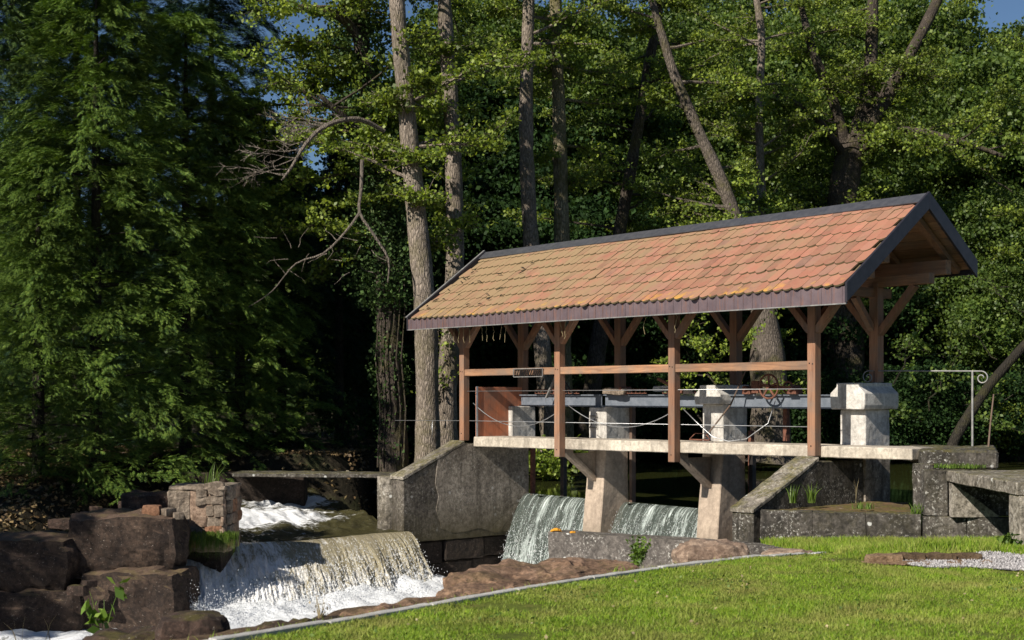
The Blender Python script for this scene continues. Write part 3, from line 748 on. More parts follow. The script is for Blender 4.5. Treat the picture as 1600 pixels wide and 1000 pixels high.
for i, (u, r_) in enumerate(slots):
    sdist = r_*EXP - .035; a2 = ang - R(3.4)
    v = VE + math.cos(ang)*sdist; z = ZE + math.sin(ang)*sdist + .012*math.sin(u*1.1+r_*.4) + random.uniform(-.003,.004)
    n_ = Vector((0, -math.sin(ang), math.cos(ang)))*.030
    M = Matrix.Translation(Vector((u+random.uniform(-.004,.004), v, z))+n_-org) @ Matrix.Rotation(a2+R(random.uniform(-.9,.9)), 4, 'X') @ Matrix.Rotation(R(random.uniform(-1.0,1.0)), 4, 'Z') @ Matrix.Rotation(R(random.uniform(-1.2,1.2)), 4, 'Y')
    if random.random() < .015: M = M @ Matrix.Translation((0, -.04, .004))
    if r_ == 7: M = M @ Matrix.Translation((0,0,-.004)) @ Matrix.Diagonal((1, .72, 1, 1))
    if i < 300:
        o = bpy.data.objects.new('tile', tme); col.objects.link(o); o.parent = sh; o.matrix_local = M
    else:
        b = len(extra_v); extra_v += [tuple(M @ Vector(p) + org) for p in tv]
        for j, f in enumerate(tf): extra_f.append(tuple(q+b for q in f)); extra_m.append(1 if j >= 2 else 0)
m = MB(); m.v = extra_v; m.f = extra_f; m.m = extra_m
m.build('far_tiles', [tile_m, tile_edge], sh, kind='stuff')
# underlay below the tiles and the unseen back slope
for side in (0, 1):
    a0 = slope_pt(side, 0, -.066); a1 = slope_pt(side, 1, -.066); b0 = slope_pt(side, 0, .0 if side == 0 else .02); b1 = slope_pt(side, 1, .0 if side == 0 else .02)
    m = MB(); m.hexa([(UL+.02,*a0),(UR-.02,*a0),(UR-.02,*a1),(UL+.02,*a1),(UL+.02,*b0),(UR-.02,*b0),(UR-.02,*b1),(UL+.02,*b1)])
    m.build('roof_underlay' if side == 0 else 'back_slope', tile_edge if side == 0 else tile_m, sh)
# ridge capping in lengths
nrc = 6
for k in range(nrc):
    ua = UL+(UR-UL)*k/nrc; ub = UL+(UR-UL)*(k+1)/nrc + (.04 if k < nrc-1 else 0); e = .002*(k%2)
    f_ = slope_pt(0, .925, .065+e); t_ = (VA, ZA+.095+e); b_ = slope_pt(1, .88, .06+e)
    f2 = slope_pt(0, .925, .050+e); t2 = (VA, ZA+.075+e); b2 = slope_pt(1, .88, .045+e)
    m = MB(); m.prism([f_, t_, b_, b2, t2, f2], 0, ua, ub); m.build('ridge_capping', lead, sh)
# fascia strip with standing seams, and verge boards
def fz_(u): return 2.88 - (u-UR)*.003
m = MB(); m.hexa([(UL,VE-.005,fz_(UL)),(UR,VE-.005,fz_(UR)),(UR,VE+.025,fz_(UR)),(UL,VE+.025,fz_(UL)),(UL,VE-.005,3.115),(UR,VE-.005,3.115),(UR,VE+.025,3.115),(UL,VE+.025,3.115)])
m.build('fascia', fascia_m, sh)
m = MB(); k = 0; u = UL+.1
while u < UR: m.box(u, u+.012, VE-.012, VE-.004, fz_(u)+.01, 3.11); u += .18
m.build('fascia_seams', fascia_m, sh, kind='stuff')
m = MB(); m.hexa([(UL-.005,VE-.018,fz_(UL)-.012),(UR+.005,VE-.018,fz_(UR)-.012),(UR+.005,VE+.01,fz_(UR)-.012),(UL-.005,VE+.01,fz_(UL)-.012),(UL-.005,VE-.018,fz_(UL)+.004),(UR+.005,VE-.018,fz_(UR)+.004),(UR+.005,VE+.01,fz_(UR)+.004),(UL-.005,VE+.01,fz_(UL)+.004)])
m.build('fascia_drip', dullgrey, sh)
for (ua, ub) in ((UR-.01, UR+.03), (UL-.03, UL+.01)):
    for side in (0, 1):
        v0, z0 = (VE-.02, ZE+.035) if side == 0 else (VB, ZB+.03)
        sgn = 1
        m = MB(); m.prism([(v0, z0-.24), (v0, z0+.03), (VA, ZA+.115), (VA, ZA-.14 )] if side == 0 else [(VA+.001, ZA-.14), (VA+.001, ZA+.115), (v0, z0+.03), (v0, z0-.24)], 0, ua, ub)
        m.build('verge_board', verge_m, sh, bevel=.003)
m = MB(); m.bar((UL-.035, VE-.03, ZE+.06), (UL-.035, VA, ZA+.135), .012, .05, up=(1,0,0)); m.build('verge_trim', dullgrey, sh)
m = MB(); m.box(UL+.05, UR-.05, VB-.02, VB+.01, ZB-.16, ZB+.02); m.build('back_fascia', verge_m, sh)
for q in range(26):
    u = -9.2+random.random()**1.5*2.2; t_ = random.uniform(.08,.75); p0 = slope_pt(0, t_, .075); m = MB()
    a = random.uniform(-.9,.9); L = random.uniform(.05,.22)
    m.tube([(u,p0[0],p0[1]), (u+L*.5*math.cos(a), p0[0]+L*.4*math.sin(a)*.8, p0[1]+L*.4*math.sin(a)*.58+.01), (u+L*math.cos(a+.4), p0[0]+L*math.sin(a)*.8, p0[1]+L*math.sin(a)*.58)], [.009,.012,.004], 4)
    m.build('shadow_debris', bark_shade, sh)  # dark bits stand in for branch shadows, along with roof debris
# ragged twine hanging from the eave
for u in (-8.2,-8.05,-7.93,-7.7,-7.35,-7.2,-7.0,-6.75,-6.6,-5.1,-4.95,-3.0,-2.3):
    z = 2.9; p = [(u, -.55, z)]; x = u
    for j in range(6):
        z -= random.uniform(.03,.07); x += random.uniform(-.025,.025); p.append((x, -.55+random.uniform(-.01,.01), z))
    m = MB(); m.tube(p, .0045, 4); m.build('twine', dry_m, sh)

# red board closing the left end
rb = sthing('plywood_board', 'red-brown wooden board standing upright at the left end of the bridge deck', 'board', (-8.35, .7, .79))
m = MB(); m.box(-8.40, -8.365, .12, 1.28, zd(-8.4)+.0, 1.77); m.build('panel', wood_red, rb, bevel=.003)
m = MB(); m.box(-8.362, -8.345, .10, .14, zd(-8.4), 1.78); m.build('edge_strip', galv, rb)

# ------------------------------------------------------------------ sluice machinery
sg_ = sthing('sluice_gear', 'long grey steel beam on the piers carrying rusty rack and pinion sluice gear', 'machine', (-4, 1.1, 1.4))
for (a, b) in ((-8.14, -5.78), (-5.68, -3.12), (-2.60, -.30)):
    m = MB(); m.box(a, b, 1.08, 1.10, 1.415, 1.595); m.box(a, b, 1.03, 1.14, 1.39, 1.412); m.box(a, b, 1.03, 1.14, 1.598, 1.618); m.build('beam', steel, sg_)
def rack(u0, u1, z=1.635):
    m = MB(); m.box(u0, u1, .98, 1.0, z+.07, z+.085); m.box(u0, u1, .98, 1.0, z, z+.012)
    x = u0
    while x < u1: m.box(x, x+.014, .98, 1.0, z+.012, z+.07); x += .11
    m.build('rack', rust, sg_)
rack(-7.6, -6.3); rack(-5.0, -4.5); rack(-4.1, -3.3); rack(-3.05, -2.7)
for (u, z0, z1, w, mm_) in ((-7.39, -1.0, .62, .10, iron), (-5.44, -.5, 1.4, .07, wood_old), (-2.52, -.5, .66, .08, iron), (-1.62, .85, 1.41, .08, rust)):
    m = MB(); m.box(u-w/2, u+w/2, 1.50 if z0 < 0 else 1.3, 1.60 if z0 < 0 else 1.38, z0, z1); m.build('gate_rod', mm_, sg_, bevel=.004)
for (a, b) in ((-8.4,-6.0),(-5.48,-3.12),(-2.6,-.25)):
    for uu in (a+.03, b-.03):
        m = MB(); m.box(uu-.03, uu+.03, 1.53, 1.62, -1.0, 1.0); m.build('gate_guide', rust, sg_)
m = MB(); m.box(-6.93, -6.87, .93, .96, 1.66, 1.92) ; 
m = MB(); m.bar((-7.15,.90,1.56),(-6.82,.86,1.98),.03,.06,up=(0,1,0)); m.build('lever', dullgrey, sg_)
m = MB(); m.bar((-6.45,.96,1.64),(-6.75,.90,1.98),.02,.03,up=(0,1,0)); m.bar((-6.62,.98,1.64),(-6.78,.92,1.98),.02,.03,up=(0,1,0)); m.build('strut', iron, sg_)
m = MB(); m.bar((-4.2,.98,1.90),(-3.55,.92,1.66),.05,.05); m.build('lever', rust, sg_)
m = MB(); m.prism([(-3.95,1.625),(-3.3,1.625),(-3.36,1.69),(-3.9,1.69)],1,.93,1.06); m.build('gearbox', iron, sg_)
for uu in (-6.95, -5.1, -2.15, -1.2):
    m = MB(); m.box(uu-.09, uu+.09, .95, 1.12, 1.62, 1.72); m.tube([(uu,.90,1.72),(uu,1.16,1.72)], .045, 10); m.build('bearing', rust, sg_, bevel=.006)
# handwheel
hw = sthing('handwheel', 'rusty five-spoke iron handwheel standing in front of the steel beam', 'wheel', (-1.62, .97, 1.75))
def ring(c, r, rt, n_=40, k_=8):
    m_ = MB(); vs = []; fs = []
    for i in range(n_):
        a = 2*math.pi*i/n_
        for j in range(k_):
            b = 2*math.pi*j/k_; rr = r+rt*math.cos(b)
            vs.append((c[0]+rr*math.cos(a), c[1]+rt*math.sin(b), c[2]+rr*math.sin(a)))
    for i in range(n_):
        for j in range(k_): fs.append((i*k_+j, i*k_+(j+1)%k_, ((i+1)%n_)*k_+(j+1)%k_, ((i+1)%n_)*k_+j))
    m_.add(vs, fs); return m_
ring((-1.62,.90,1.745), .195, .017).build('rim', rust, hw, smooth=True)
for k in range(5):
    a = R(90+72*k); m = MB(); m.bar((-1.62+.03*math.cos(a),.90,1.745+.03*math.sin(a)),(-1.62+.185*math.cos(a),.90,1.745+.185*math.sin(a)),.03,.018,up=(0,1,0)); m.build('spoke', rust, hw)
m = MB(); m.tube([(-1.62,.86,1.745),(-1.62,1.08,1.745)], .038, 12); m.build('hub', rust, hw)
ring((-1.32,1.02,1.73), .09, .02, 24, 6).build('pinion', rust, hw)
m = MB(); m.bar((-1.95,1.0,1.78),(-1.25,1.0,1.72),.05,.05); m.box(-2.02,-1.88,.94,1.06,1.64,1.84); m.build('gear_bracket', rust, hw)

# openwork metal panel clamped to the rail
mp = sthing('openwork_grille', 'small openwork grey metal grille hanging on the middle rail left of the second post', 'grille', (-7.0, -.09, 1.98))
m = MB(); a, b, z0, z1 = -6.96, -6.12, 1.95, 2.10; v = -.085
for q in (((a,v,z0),(b,v,z0)),((a,v,z1),(b,v,z1)),((a,v,z0),(a,v,z1)),((b,v,z0),(b,v,z1))): m.bar(*q, .014, .016, up=(0,1,0))
m.build('frame', dullgrey, mp)
m = MB(); x = a+.03
while x < b-.08:
    w = random.uniform(.04,.07)
    m.bar((x,v,z0+.01),(x+w,v,z1-.01),.010,.02,up=(0,1,0))
    if random.random() < .6: m.bar((x+w,v,z0+.01),(x+w,v,z1-.01),.010,.02,up=(0,1,0))
    x += w+.015
m.build('openwork', iron, mp)

# stones lying on the beam
def rock(name, c, size, mat, label, cat='rock', rotz=0, sub=.09, amp=.1, freq=2.4, group=None, rnd=.22):
    bm = bmesh.new(); bmesh.ops.create_cube(bm, size=2)
    L = max(size); cuts = max(3, min(30, int(L/sub)))
    bmesh.ops.subdivide_edges(bm, edges=bm.edges[:], cuts=cuts, use_grid_fill=True)
    off = Vector([random.uniform(0, 99) for _ in range(3)])
    for v in bm.verts:
        p = v.co.copy(); sph = p.normalized()*1.25; p = p.lerp(sph, rnd)
        q = Vector((p.x*size[0], p.y*size[1], p.z*size[2]))
        d = noise.fractal(q*freq/ max(.4, L) + off, .85, 2.1, 6)
        cell = noise.voronoi(q*(1.6/max(.4, L)) + off)[0][0]
        fine = noise.fractal(q*7 + off, .8, 2.2, 4)*.022
        q += p.normalized()*((d*amp + (cell-.35)*amp*1.3)*L*.55 + fine*min(1, L*2))
        v.co = q
    bmesh.ops.recalc_face_normals(bm, faces=bm.faces)
    me = bpy.data.meshes.new(name); bm.to_mesh(me); bm.free(); me.materials.append(mat)
    me.polygons.foreach_set('use_smooth', [False]*len(me.polygons))
    o = bpy.data.objects.new(name, me); col.objects.link(o); o.location = c; o.rotation_euler = (0, 0, rotz)
    if label: tag(o, label, cat, group)
    return o
rock('stone', S(-5.3,1.0,1.685), (.30,.10,.055), rock_pale, 'pale rough stone lying on the steel beam above the left pier', 'stone', -TH, .03, .12)
rock('stone', S(-4.35,1.3,1.72), (.22,.10,.05), conc_cap, 'white stone block lying behind the beam under the rusty lever', 'stone', -TH, .03, .05)

# wires, rope
def wire(name, pts, r, mat, label, cat, org):
    m = MB(); m.tube(pts, r, 5); o = m.build(name, mat, None, smooth=True, org=org); sloc(o, org); tag(o, label, cat); return o
wire('wire', [(-8.55,.02,1.685),(.0,.02,1.70)], .006, galv, 'upper taut wire strung behind the front posts just above the beam', 'wire', (-4,.02,1.69))
wire('wire', [(-10.6,-.3,1.08),(-8.55,.08,1.10),(0,.10,1.13)], .006, galv, 'lower taut wire strung just above the bridge deck and out past the left post', 'wire', (-4,.02,1.1))
wire('rod', [(-9.55,-.1,1.095),(-9.57,-.1,.62)], .006, galv, 'thin upright rod holding the lower wire left of the shelter', 'rod', (-9.55,-.1,.62))
def sag(u0, z0, u1, z1, s_, n_=16): return [(lerp(u0,u1,i/n_), .14, lerp(z0,z1,i/n_)-s_*4*(i/n_)*(1-i/n_)) for i in range(n_+1)]
wire('rope', sag(-8.5,1.45,-5.74,1.42,.42), .008, galv, 'slack rope sagging in front of the red board between first and second post', 'rope', (-7,.14,1.2))
wire('rope', sag(-5.66,1.42,-2.9,1.40,.36), .008, galv, 'slack rope sagging between the two middle posts', 'rope', (-4,.14,1.2))
wire('rope', [(-2.8,.14,1.38),(-2.5,.16,1.15),(-2.2,.2,.93),(-1.95,.3,.86),(-1.75,.5,.90),(-1.55,.8,1.15),(-1.48,.95,1.62)], .008, galv, 'rope running down to the deck and up to the handwheel', 'rope', (-2,.14,.9))
# rake leaning on the capped pier
rk = sthing('rake', 'long-handled rake leaning against the capped pier right of the third post', 'rake', (-2.5,.3,.85))
m = MB(); m.tube([(-2.55,.35,.86),(-2.30,.75,1.45),(-2.05,1.05,2.35)], .014, 6); m.build('handle', wood_old, rk)
m = MB(); m.bar((-2.80,.30,.87),(-2.35,.30,.87),.03,.02); m.bar((-2.80,.30,.88),(-2.70,.32,.97),.012,.012); m.bar((-2.35,.30,.88),(-2.45,.32,.97),.012,.012); m.bar((-2.70,.32,.97),(-2.45,.32,.97),.012,.012)
m.build('head', rust, rk)
# latch frame on the left pier
m = MB()
for q in (((-5.95,.90,1.0),(-5.72,.90,1.0)),((-5.95,.90,1.22),(-5.72,.90,1.22)),((-5.72,.90,1.0),(-5.72,.90,1.28)),((-5.95,.90,1.12),(-5.72,.90,1.12)),((-5.92,.90,1.0),(-5.74,.90,1.2))): m.bar(*q,.012,.012,up=(0,1,0))
o = m.build('iron_bracket', iron, None, org=(-5.9,.90,1.0)); sloc(o, (-5.9,.90,1.0)); tag(o, 'small black iron bracket fixed on the white left pier', 'bracket')

# scrolled handrail on the right
hr = thing('handrail', 'grey iron handrail with scrolled ends on the slab right of the shelter', 'handrail', (6.2, 20.4, .85))
Pa_, Pb_ = Vector((5.56, 20.9, 1.985)), Vector((6.80, 19.85, 1.96)); dr = (Pb_-Pa_).normalized()
def scroll(c, sgn):
    pts = []
    for i in range(26):
        t = i/25; a = math.pi/2 - sgn*t*2*math.pi*1.25; r = .10*(1-.72*t)
        pts.append(c + dr*(r*math.cos(a)) + Vector((0,0,r*math.sin(a)-.10)))
    return pts
m = MB(); m.tube(list(reversed(scroll(Pa_-dr*.02, -1))) + scroll(Pb_+dr*.14, 1), .011, 7); m.build('rail', dullgrey, hr, smooth=True)
m = MB(); m.tube([Pa_+dr*.08-Vector((0,0,1.15)), Pa_+dr*.08], .013, 8); m.build('post', iron, hr)
m = MB(); m.tube([Pb_-Vector((.0,0,1.12)), Pb_], .017, 8); m.build('post', dullgrey, hr)
m = MB(); m.tube([(6.93,19.55,.84),(6.96,19.55,1.2),(6.99,19.5,1.62)], [.015,.013,.011], 6); o = m.build('metal_stake', wood_old, None, org=(6.93,19.55,.84)); tag(o, 'thin rusty stake standing upright right of the handrail', 'stake')
m = MB(); m.tube([(5.50,20.7,.85),(5.50,20.7,1.42)], .008, 6)
o = m.build('white_rod', galv, None, org=(5.5,20.7,.85)); tag(o, 'thin pale rod standing in front of the right capped pier', 'rod')

# ------------------------------------------------------------------ left bank: boulders and ruined pier
B_ = at(203,850,21.2); rock('boulder', B_, (.84,.62,.48), rock_lit_crust, 'largest squared red sandstone block, upper row, left of the ruined pier', 'boulder', .05, .045, .12, rnd=.34)
rock('boulder', at(35,878,20.9), (.95,.62,.42), rock_lit_crust, 'squared red sandstone block in the upper row at the left edge', 'boulder', -.04, .045, .12, rnd=.34)
rock('boulder', at(50,957,20.7), (.92,.6,.42), rock_lit_crust, 'lower mossy sandstone block at the left edge beside the river', 'boulder', .08, .045, .14, rnd=.34)
rock('boulder', at(220,936,20.8), (.76,.6,.48), rock_lit_crust, 'lower dark wet sandstone block directly left of the waterfall', 'boulder', -.1, .045, .14, rnd=.34)
for i, (px_, py_, D_, s_, lb) in enumerate([(238,797,20.9,.10,'orange stone'),(262,800,20.9,.08,'pale stone'),(278,806,20.9,.07,'white stone'),(122,922,19.8,.10,'brown stone'),(140,912,19.9,.07,'small red stone')]):
    rock('stone', at(px_,py_,D_), (s_*1.3,s_,s_*.7), (rock_orange,rock_pale,rock_pale,rock_red,rock_red)[i],
         ['loose orange stone on the largest sandstone block','loose pale stone in the middle on the largest sandstone block','small whitish stone next to the ruined pier','brown stone wedged between the lower sandstone blocks','smaller red stone on the edge between the lower blocks'][i], 'stone', 1.0*i, .03, .14)
rp = thing('ruined_pier', 'ruined rubble stone pier with exposed orange stones left of the waterfall', 'pier', (-4.95, 22.1, -.9))
m = MB(); m.hexa([(-5.55,21.95,-.95),(-4.47,21.75,-.95),(-4.40,22.75,-.95),(-5.6,22.8,-.95),(-5.55,21.98,.06),(-4.50,21.80,.09),(-4.42,22.7,.09),(-5.6,22.8,.05)])
m.build('core', rock_dry, rp, bevel=.03, rough=(.10,.035,3))
m = MB(); m.hexa([(-5.62,21.93,.055),(-4.46,21.72,.07),(-4.38,22.75,.08),(-5.65,22.85,.055),(-5.62,21.95,.12),(-4.46,21.74,.13),(-4.38,22.75,.13),(-5.65,22.85,.11)])
m.build('cap_slab', rock_pale, rp, bevel=.015, rough=(.09,.02,4))
m = MB(); m.box(-6.6,-5.5,22.1,22.9,-1.3,-.02); m.build('rubble_tail', rock_red, rp, bevel=.04, rough=(.12,.06,2.5))
z = -.90
while z < -.02:
    hh = random.uniform(.07,.12); x = -5.5
    while x < -4.55:
        w = random.uniform(.12,.36)
        if x+w > -4.50: w = -4.50-x
        yf = 21.97 - (x+5.55)*.17
        if not (x < -5.15 and z > -.6) and w > .05:
            s_ = rock('stone', (x+w/2-rp.location.x, yf-rp.location.y+random.uniform(-.02,.02), z+hh-rp.location.z+random.uniform(-.02,.02)), (w/2*1.0,.055,hh*random.uniform(.85,1.0)), random.choice((rock_pale,rock_pale,rock_orange,rock_pale,rock_pale,rock_dry)), None, rotz=0, sub=.025, amp=.24, rnd=.26)
            s_.rotation_euler = (0, random.uniform(-.12,.12), 0); s_.parent = rp
        x += w+.008
    z += hh*1.9
z = -.88
while z < .0:
    hh = random.uniform(.08,.12); y = 21.9
    while y < 22.6:
        w = random.uniform(.2,.4); s_ = rock('stone', (-4.46-rp.location.x, y+w/2-rp.location.y, z+hh-rp.location.z), (.05,w/2,hh*.92), random.choice((rock_pale,rock_orange,rock_dry,rock_pale)), None, sub=.035, amp=.22, rnd=.5)
        s_.parent = rp; y += w+.012
    z += hh*1.95
m = MB(); m.hexa([(-5.5,22.1,-2),(-4.6,22.0,-2),(-4.5,22.8,-2),(-5.5,22.8,-2),(-5.5,22.1,-.96),(-4.6,21.9,-.96),(-4.5,22.8,-.96),(-5.5,22.8,-.96)]); m.build('footing', rock_wet, rp, rough=(.12,.05,2.5))
m = MB(); m.box(-5.62,-5.16,21.88,22.3,-.62,.05); m.build('render_patch', rock_pale, rp, bevel=.03, rough=(.06,.03,5))
rp.scale = (.84, 1, 1); rp.location.x -= .10
# dark stones along the left bank, half hidden in shade
for i, (px_, py_, D_, s_) in enumerate([(95,818,24,.14),(165,806,24.5,.12),(205,790,25,.16),(150,796,26,.10),(245,778,26,.12)]):
    rock('stone', at(px_,py_,D_), (s_*1.4,s_,s_*.6), rock_red, ['flat dark stone leftmost on the shaded bank','dark stone behind the largest sandstone block','larger dark stone left of the ruined pier','small dark stone deep in shade under the conifers','dark stone under the conifers nearest the ruined pier'][i], 'stone', i*.7, .06, .12)

# foreground bank rocks between kerb and river
rocks = [((850,912),12.75,(.95,.42,.13),.62,rock_tan,'long tan rock ledge beyond the kerb below the tall side waterfall'),
         ((1112,868),14.5,(.36,.24,.14),.2,rock_dry,'angular pale brown boulder leaning against the low grey wall'),
         ((758,930),11.9,(.40,.25,.08),.8,rock_tan,'flat tan rock beside the kerb left of the long ledge'),
         ((1235,868),14.7,(.26,.18,.05),-.2,rock_dry,'flat pale rock between kerb and wall, right of the pale brown boulder'),
         ((610,961),10.8,(.42,.18,.06),.85,rock_tan,'mossy flat rock beside the kerb below the waterfall'),
         ((470,985),10.1,(.36,.16,.06),.9,rock_red,'low mossy rock at the river side of the kerb'),
         ((300,990),10.2,(.24,.22,.14),.3,rock_red,'brown lump of rock at the water edge below the waterfall, left of the kerb'),
         ((205,1010),10.2,(.30,.22,.10),-.3,rock_red,'dark brown rock at the bottom edge left of the kerb'),
         ((690,946),11.4,(.36,.16,.07),.8,rock_tan,'narrow tan rock between the two flat rocks by the kerb')]
for (pp, D_, s_, rz, mt_, lb) in rocks:
    rock('rock', at(pp[0],pp[1],D_), s_, mt_, lb, 'rock', rz, .04, .17, rnd=.6)

# kerb of separate stones
kb = thing('kerb', 'narrow pale concrete kerb along the river edge of the lawn', 'kerb', (.2, 11.2, 0))
def kerb_at(d):
    for (x0,y0),(x1,y1) in zip(KERB[:-1], KERB[1:]):
        L = math.hypot(x1-x0, y1-y0)
        if d <= L: return Vector((x0+(x1-x0)*d/L, y0+(y1-y0)*d/L))
        d -= L
    return None
d = 0; 
while True:
    L = 1.0 if d < 6.4 else .20
    a, b = kerb_at(d), kerb_at(d+L-.012)
    if b is None: break
    t_ = (b-a).normalized(); nn = Vector((-t_.y, t_.x))*random.uniform(.036,.044)
    za, zb = lawn_h(*a)+.028+random.uniform(-.006,.006), lawn_h(*b)+.028+random.uniform(-.006,.006)
    m = MB(); m.hexa([(*(a-nn),za-.15),(*(b-nn),zb-.15),(*(b+nn),zb-.15),(*(a+nn),za-.15),(*(a-nn),za),(*(b-nn),zb),(*(b+nn),zb),(*(a+nn),za)])
    m.build('kerb_stone', kerb_m, kb, bevel=.006, rough=(.08,.006,5)); d += L

# ------------------------------------------------------------------ lawn grass, gravel, turf edge
def in_gravel(x, y): return ((x-5.35)/1.55)**2 + ((y-12.75)/.52)**2 < 1 + .25*math.sin(x*7)
def in_bare(x, y): return ((x-3.95)/.62)**2 + ((y-12.75)/.20)**2 < 1
def blades(name, N, area, hmean, mat, label=None, keep=None, spread=.35, wid=.0035, zf=lawn_h, lean=None):
    X = rng.uniform(area[0], area[1], N); Y = rng.uniform(area[2], area[3], N)
    ok = [keep(x, y) for x, y in zip(X, Y)]; X = X[ok]; Y = Y[ok]; n = len(X)
    Z = np.array([zf(x, y) for x, y in zip(X, Y)])
    H = hmean*rng.uniform(.5, 1.5, n)*(1+.5*np.array([fbm(x, y, 1.1, 8) for x, y in zip(X, Y)]))
    A = rng.random(n)*6.283; wx = np.cos(A)*wid*rng.uniform(.7,1.5,n); wy = np.sin(A)*wid
    lx = rng.normal(0, spread, n)*H; ly = rng.normal(0, spread, n)*H
    b = np.stack([X,Y,Z-.005],-1); w = np.stack([wx,wy,0*wx],-1); t1 = b+np.stack([lx*.4,ly*.4,H*.6],-1); t2 = b+np.stack([lx,ly,H],-1)
    V = np.stack([b-w, b+w, t1+w*.7, t1-w*.7, t2],1).reshape(-1,3)
    i = np.arange(n)*5
    F = np.concatenate([np.stack([i,i+1,i+2],-1), np.stack([i,i+2,i+3],-1), np.stack([i+3,i+2,i+4],-1)])
    o = np_mesh(name, V, F, mat, kind='stuff'); 
    if label: tag(o, label, 'grass')
    return o
def lawn_keep(x, y):
    if in_gravel(x, y) or in_bare(x, y): return False
    if kerb_side(x, y) > -.035 and y < 14.6: return False
    if y > 14.6 and x < 3.35+ (y-14.6)*.05: return False
    if abs(x) > y*.40+.4: return False
    return fbm(x, y, 1.6, 2) > -.75+rng.random()*.5
blades('grass', 330000, (-2.2, 6.8, 8.2, 14), .026, grass_m, 'short mown green grass of the lawn in the foreground', lawn_keep, .5, .0026)
blades('grass', 60000, (3.2, 7.2, 13.0, 17.9), .075, grass_m, 'longer green grass growing up to the dark concrete wall', lambda x, y: (kerb_side(x,y) < -.08 or y > 14.6) and x > 3.3 and abs(x) < y*.42 and not in_gravel(x,y), .35, .004)
blades('grass', 9000, (-2.3, 3.3, 8.6, 14.4), .05, grass_m, 'ragged grass tufts along the river side of the kerb', lambda x, y: .05 < kerb_side(x,y) < .5 and fbm(x,y,1.5,12) > .05, .5, .003, bank_h)
def litter(name, label, n, area, keep, mat, size, zf, lift=.03):
    X = rng.uniform(area[0], area[1], n); Y = rng.uniform(area[2], area[3], n); ok = np.array([keep(x, y) for x, y in zip(X, Y)]); X = X[ok]; Y = Y[ok]
    Z = np.array([zf(x, y) for x, y in zip(X, Y)])+lift; V, F = leaf_quads(np.stack([X,Y,Z],-1), size, 1.6, 1.4); tag(np_mesh(name, V, F, mat, kind='stuff'), label, 'leaf litter')
blades('grass', 9000, (-2.2, 3.4, 8.6, 14.5), .040, grass_m, 'ragged fringe of grass spilling over the lawn side of the kerb', lambda x, y: -.10 < kerb_side(x,y) < .0, .7, .003)
# gravel pebbles
N = 16000; X = rng.uniform(3.7,7.0,N); Y = rng.uniform(12.1,13.5,N); ok = np.array([in_gravel(x,y) for x,y in zip(X,Y)]); X=X[ok];Y=Y[ok]
Z = np.array([lawn_h(x,y) for x,y in zip(X,Y)])
tag(tets('gravel', np.stack([X,Y,Z+.02],-1), rng.uniform(.006,.014,len(X)), pebble_m, 1.0), 'patch of pale grey gravel on the lawn at the right edge', 'gravel')
grid('gravel_bed', 3.6, 7.2, 12.0, 13.6, 80, 40, lambda x, y: lawn_h(x,y)+.012, gravel_m, keep=in_gravel, kind='structure')
grid('bare_soil', 3.2, 4.7, 12.45, 13.05, 50, 24, lambda x, y: lawn_h(x,y)+.008+.04*max(0,fbm(x,y,6,2)), dirt_m, keep=in_bare, kind='structure')
for i, (x, y, s_) in enumerate([(3.55,12.85,.16),(3.8,12.9,.14),(4.1,12.92,.15),(4.38,12.95,.13)]):
    rock('clod', (x, y, .03), (s_,.07,.05), dirt_m if i < 1 else soil_m, ['pale dry clod of earth at the left end of the torn turf edge','dark clod of earth second from the left in the torn turf edge','dark clod of earth third from the left in the torn turf edge','dark clod of earth nearest the gravel patch'][i], 'earth', 0, .025, .2)

# ------------------------------------------------------------------ foliage tools
def leaf_quads(C, size, up=.8, elong=1.5, spread=1.0, dirs=None):
    """rhombic leaves at centres C"""
    n = len(C); N = rng.normal(0, spread, (n,3)); N[:,2] += up; N /= np.linalg.norm(N,axis=1)[:,None]
    T = rng.normal(0,1,(n,3)) if dirs is None else dirs + rng.normal(0,.5,(n,3))
    T -= N*(T*N).sum(1)[:,None]; T /= np.linalg.norm(T,axis=1)[:,None]+1e-9
    Bn = np.cross(N, T); s_ = (size*rng.uniform(.6,1.3,n))[:,None]
    V = np.stack([C-T*s_*.5*elong, C+Bn*s_*.5+N*s_*.12, C+T*s_*.5*elong, C-Bn*s_*.5+N*s_*.12], 1).reshape(-1,3)
    return V, (np.arange(n)[:,None]*4+np.arange(4)[None])
def curve_pts(a, d, L, n, sag=0, wob=.12, rise=0):
    p = Vector(a); d = Vector(d).normalized(); out = [p.copy()]; st = L/n
    for i in range(n):
        d = (d + Vector((random.gauss(0,wob), random.gauss(0,wob), random.gauss(0,wob*.6) + rise - sag*i/n))).normalized()
        p = p + d*st; out.append(p.copy())
    return out
def trunk_mesh(m, pts, rads, n=14, bumps=.12):
    """resample smoothly with bark swellings"""
    P = [Vector(p) for p in pts]; out = []; rr = []
    for i in range(len(P)-1):
        p0 = P[max(i-1,0)]; p1 = P[i]; p2 = P[i+1]; p3 = P[min(i+2,len(P)-1)]
        steps = max(3, int((p2-p1).length/.18))
        for k in range(steps):
            t = k/steps
            q = .5*((2*p1)+(p2-p0)*t+(2*p0-5*p1+4*p2-p3)*t*t+(3*p1-p0-3*p2+p3)*t**3)
            out.append(q); rr.append(lerp(rads[i], rads[i+1], t)*(1+bumps*noise.noise(q*1.7)+.35*bumps*noise.noise(q*6)))
    out.append(P[-1]); rr.append(rads[-1]); m.tube(out, rr, n)
def px_pts(lst, D): return [at(a, b, D+(c if c else 0)) for a, b, c in [(*q, 0) if len(q) == 2 else q for q in lst]]

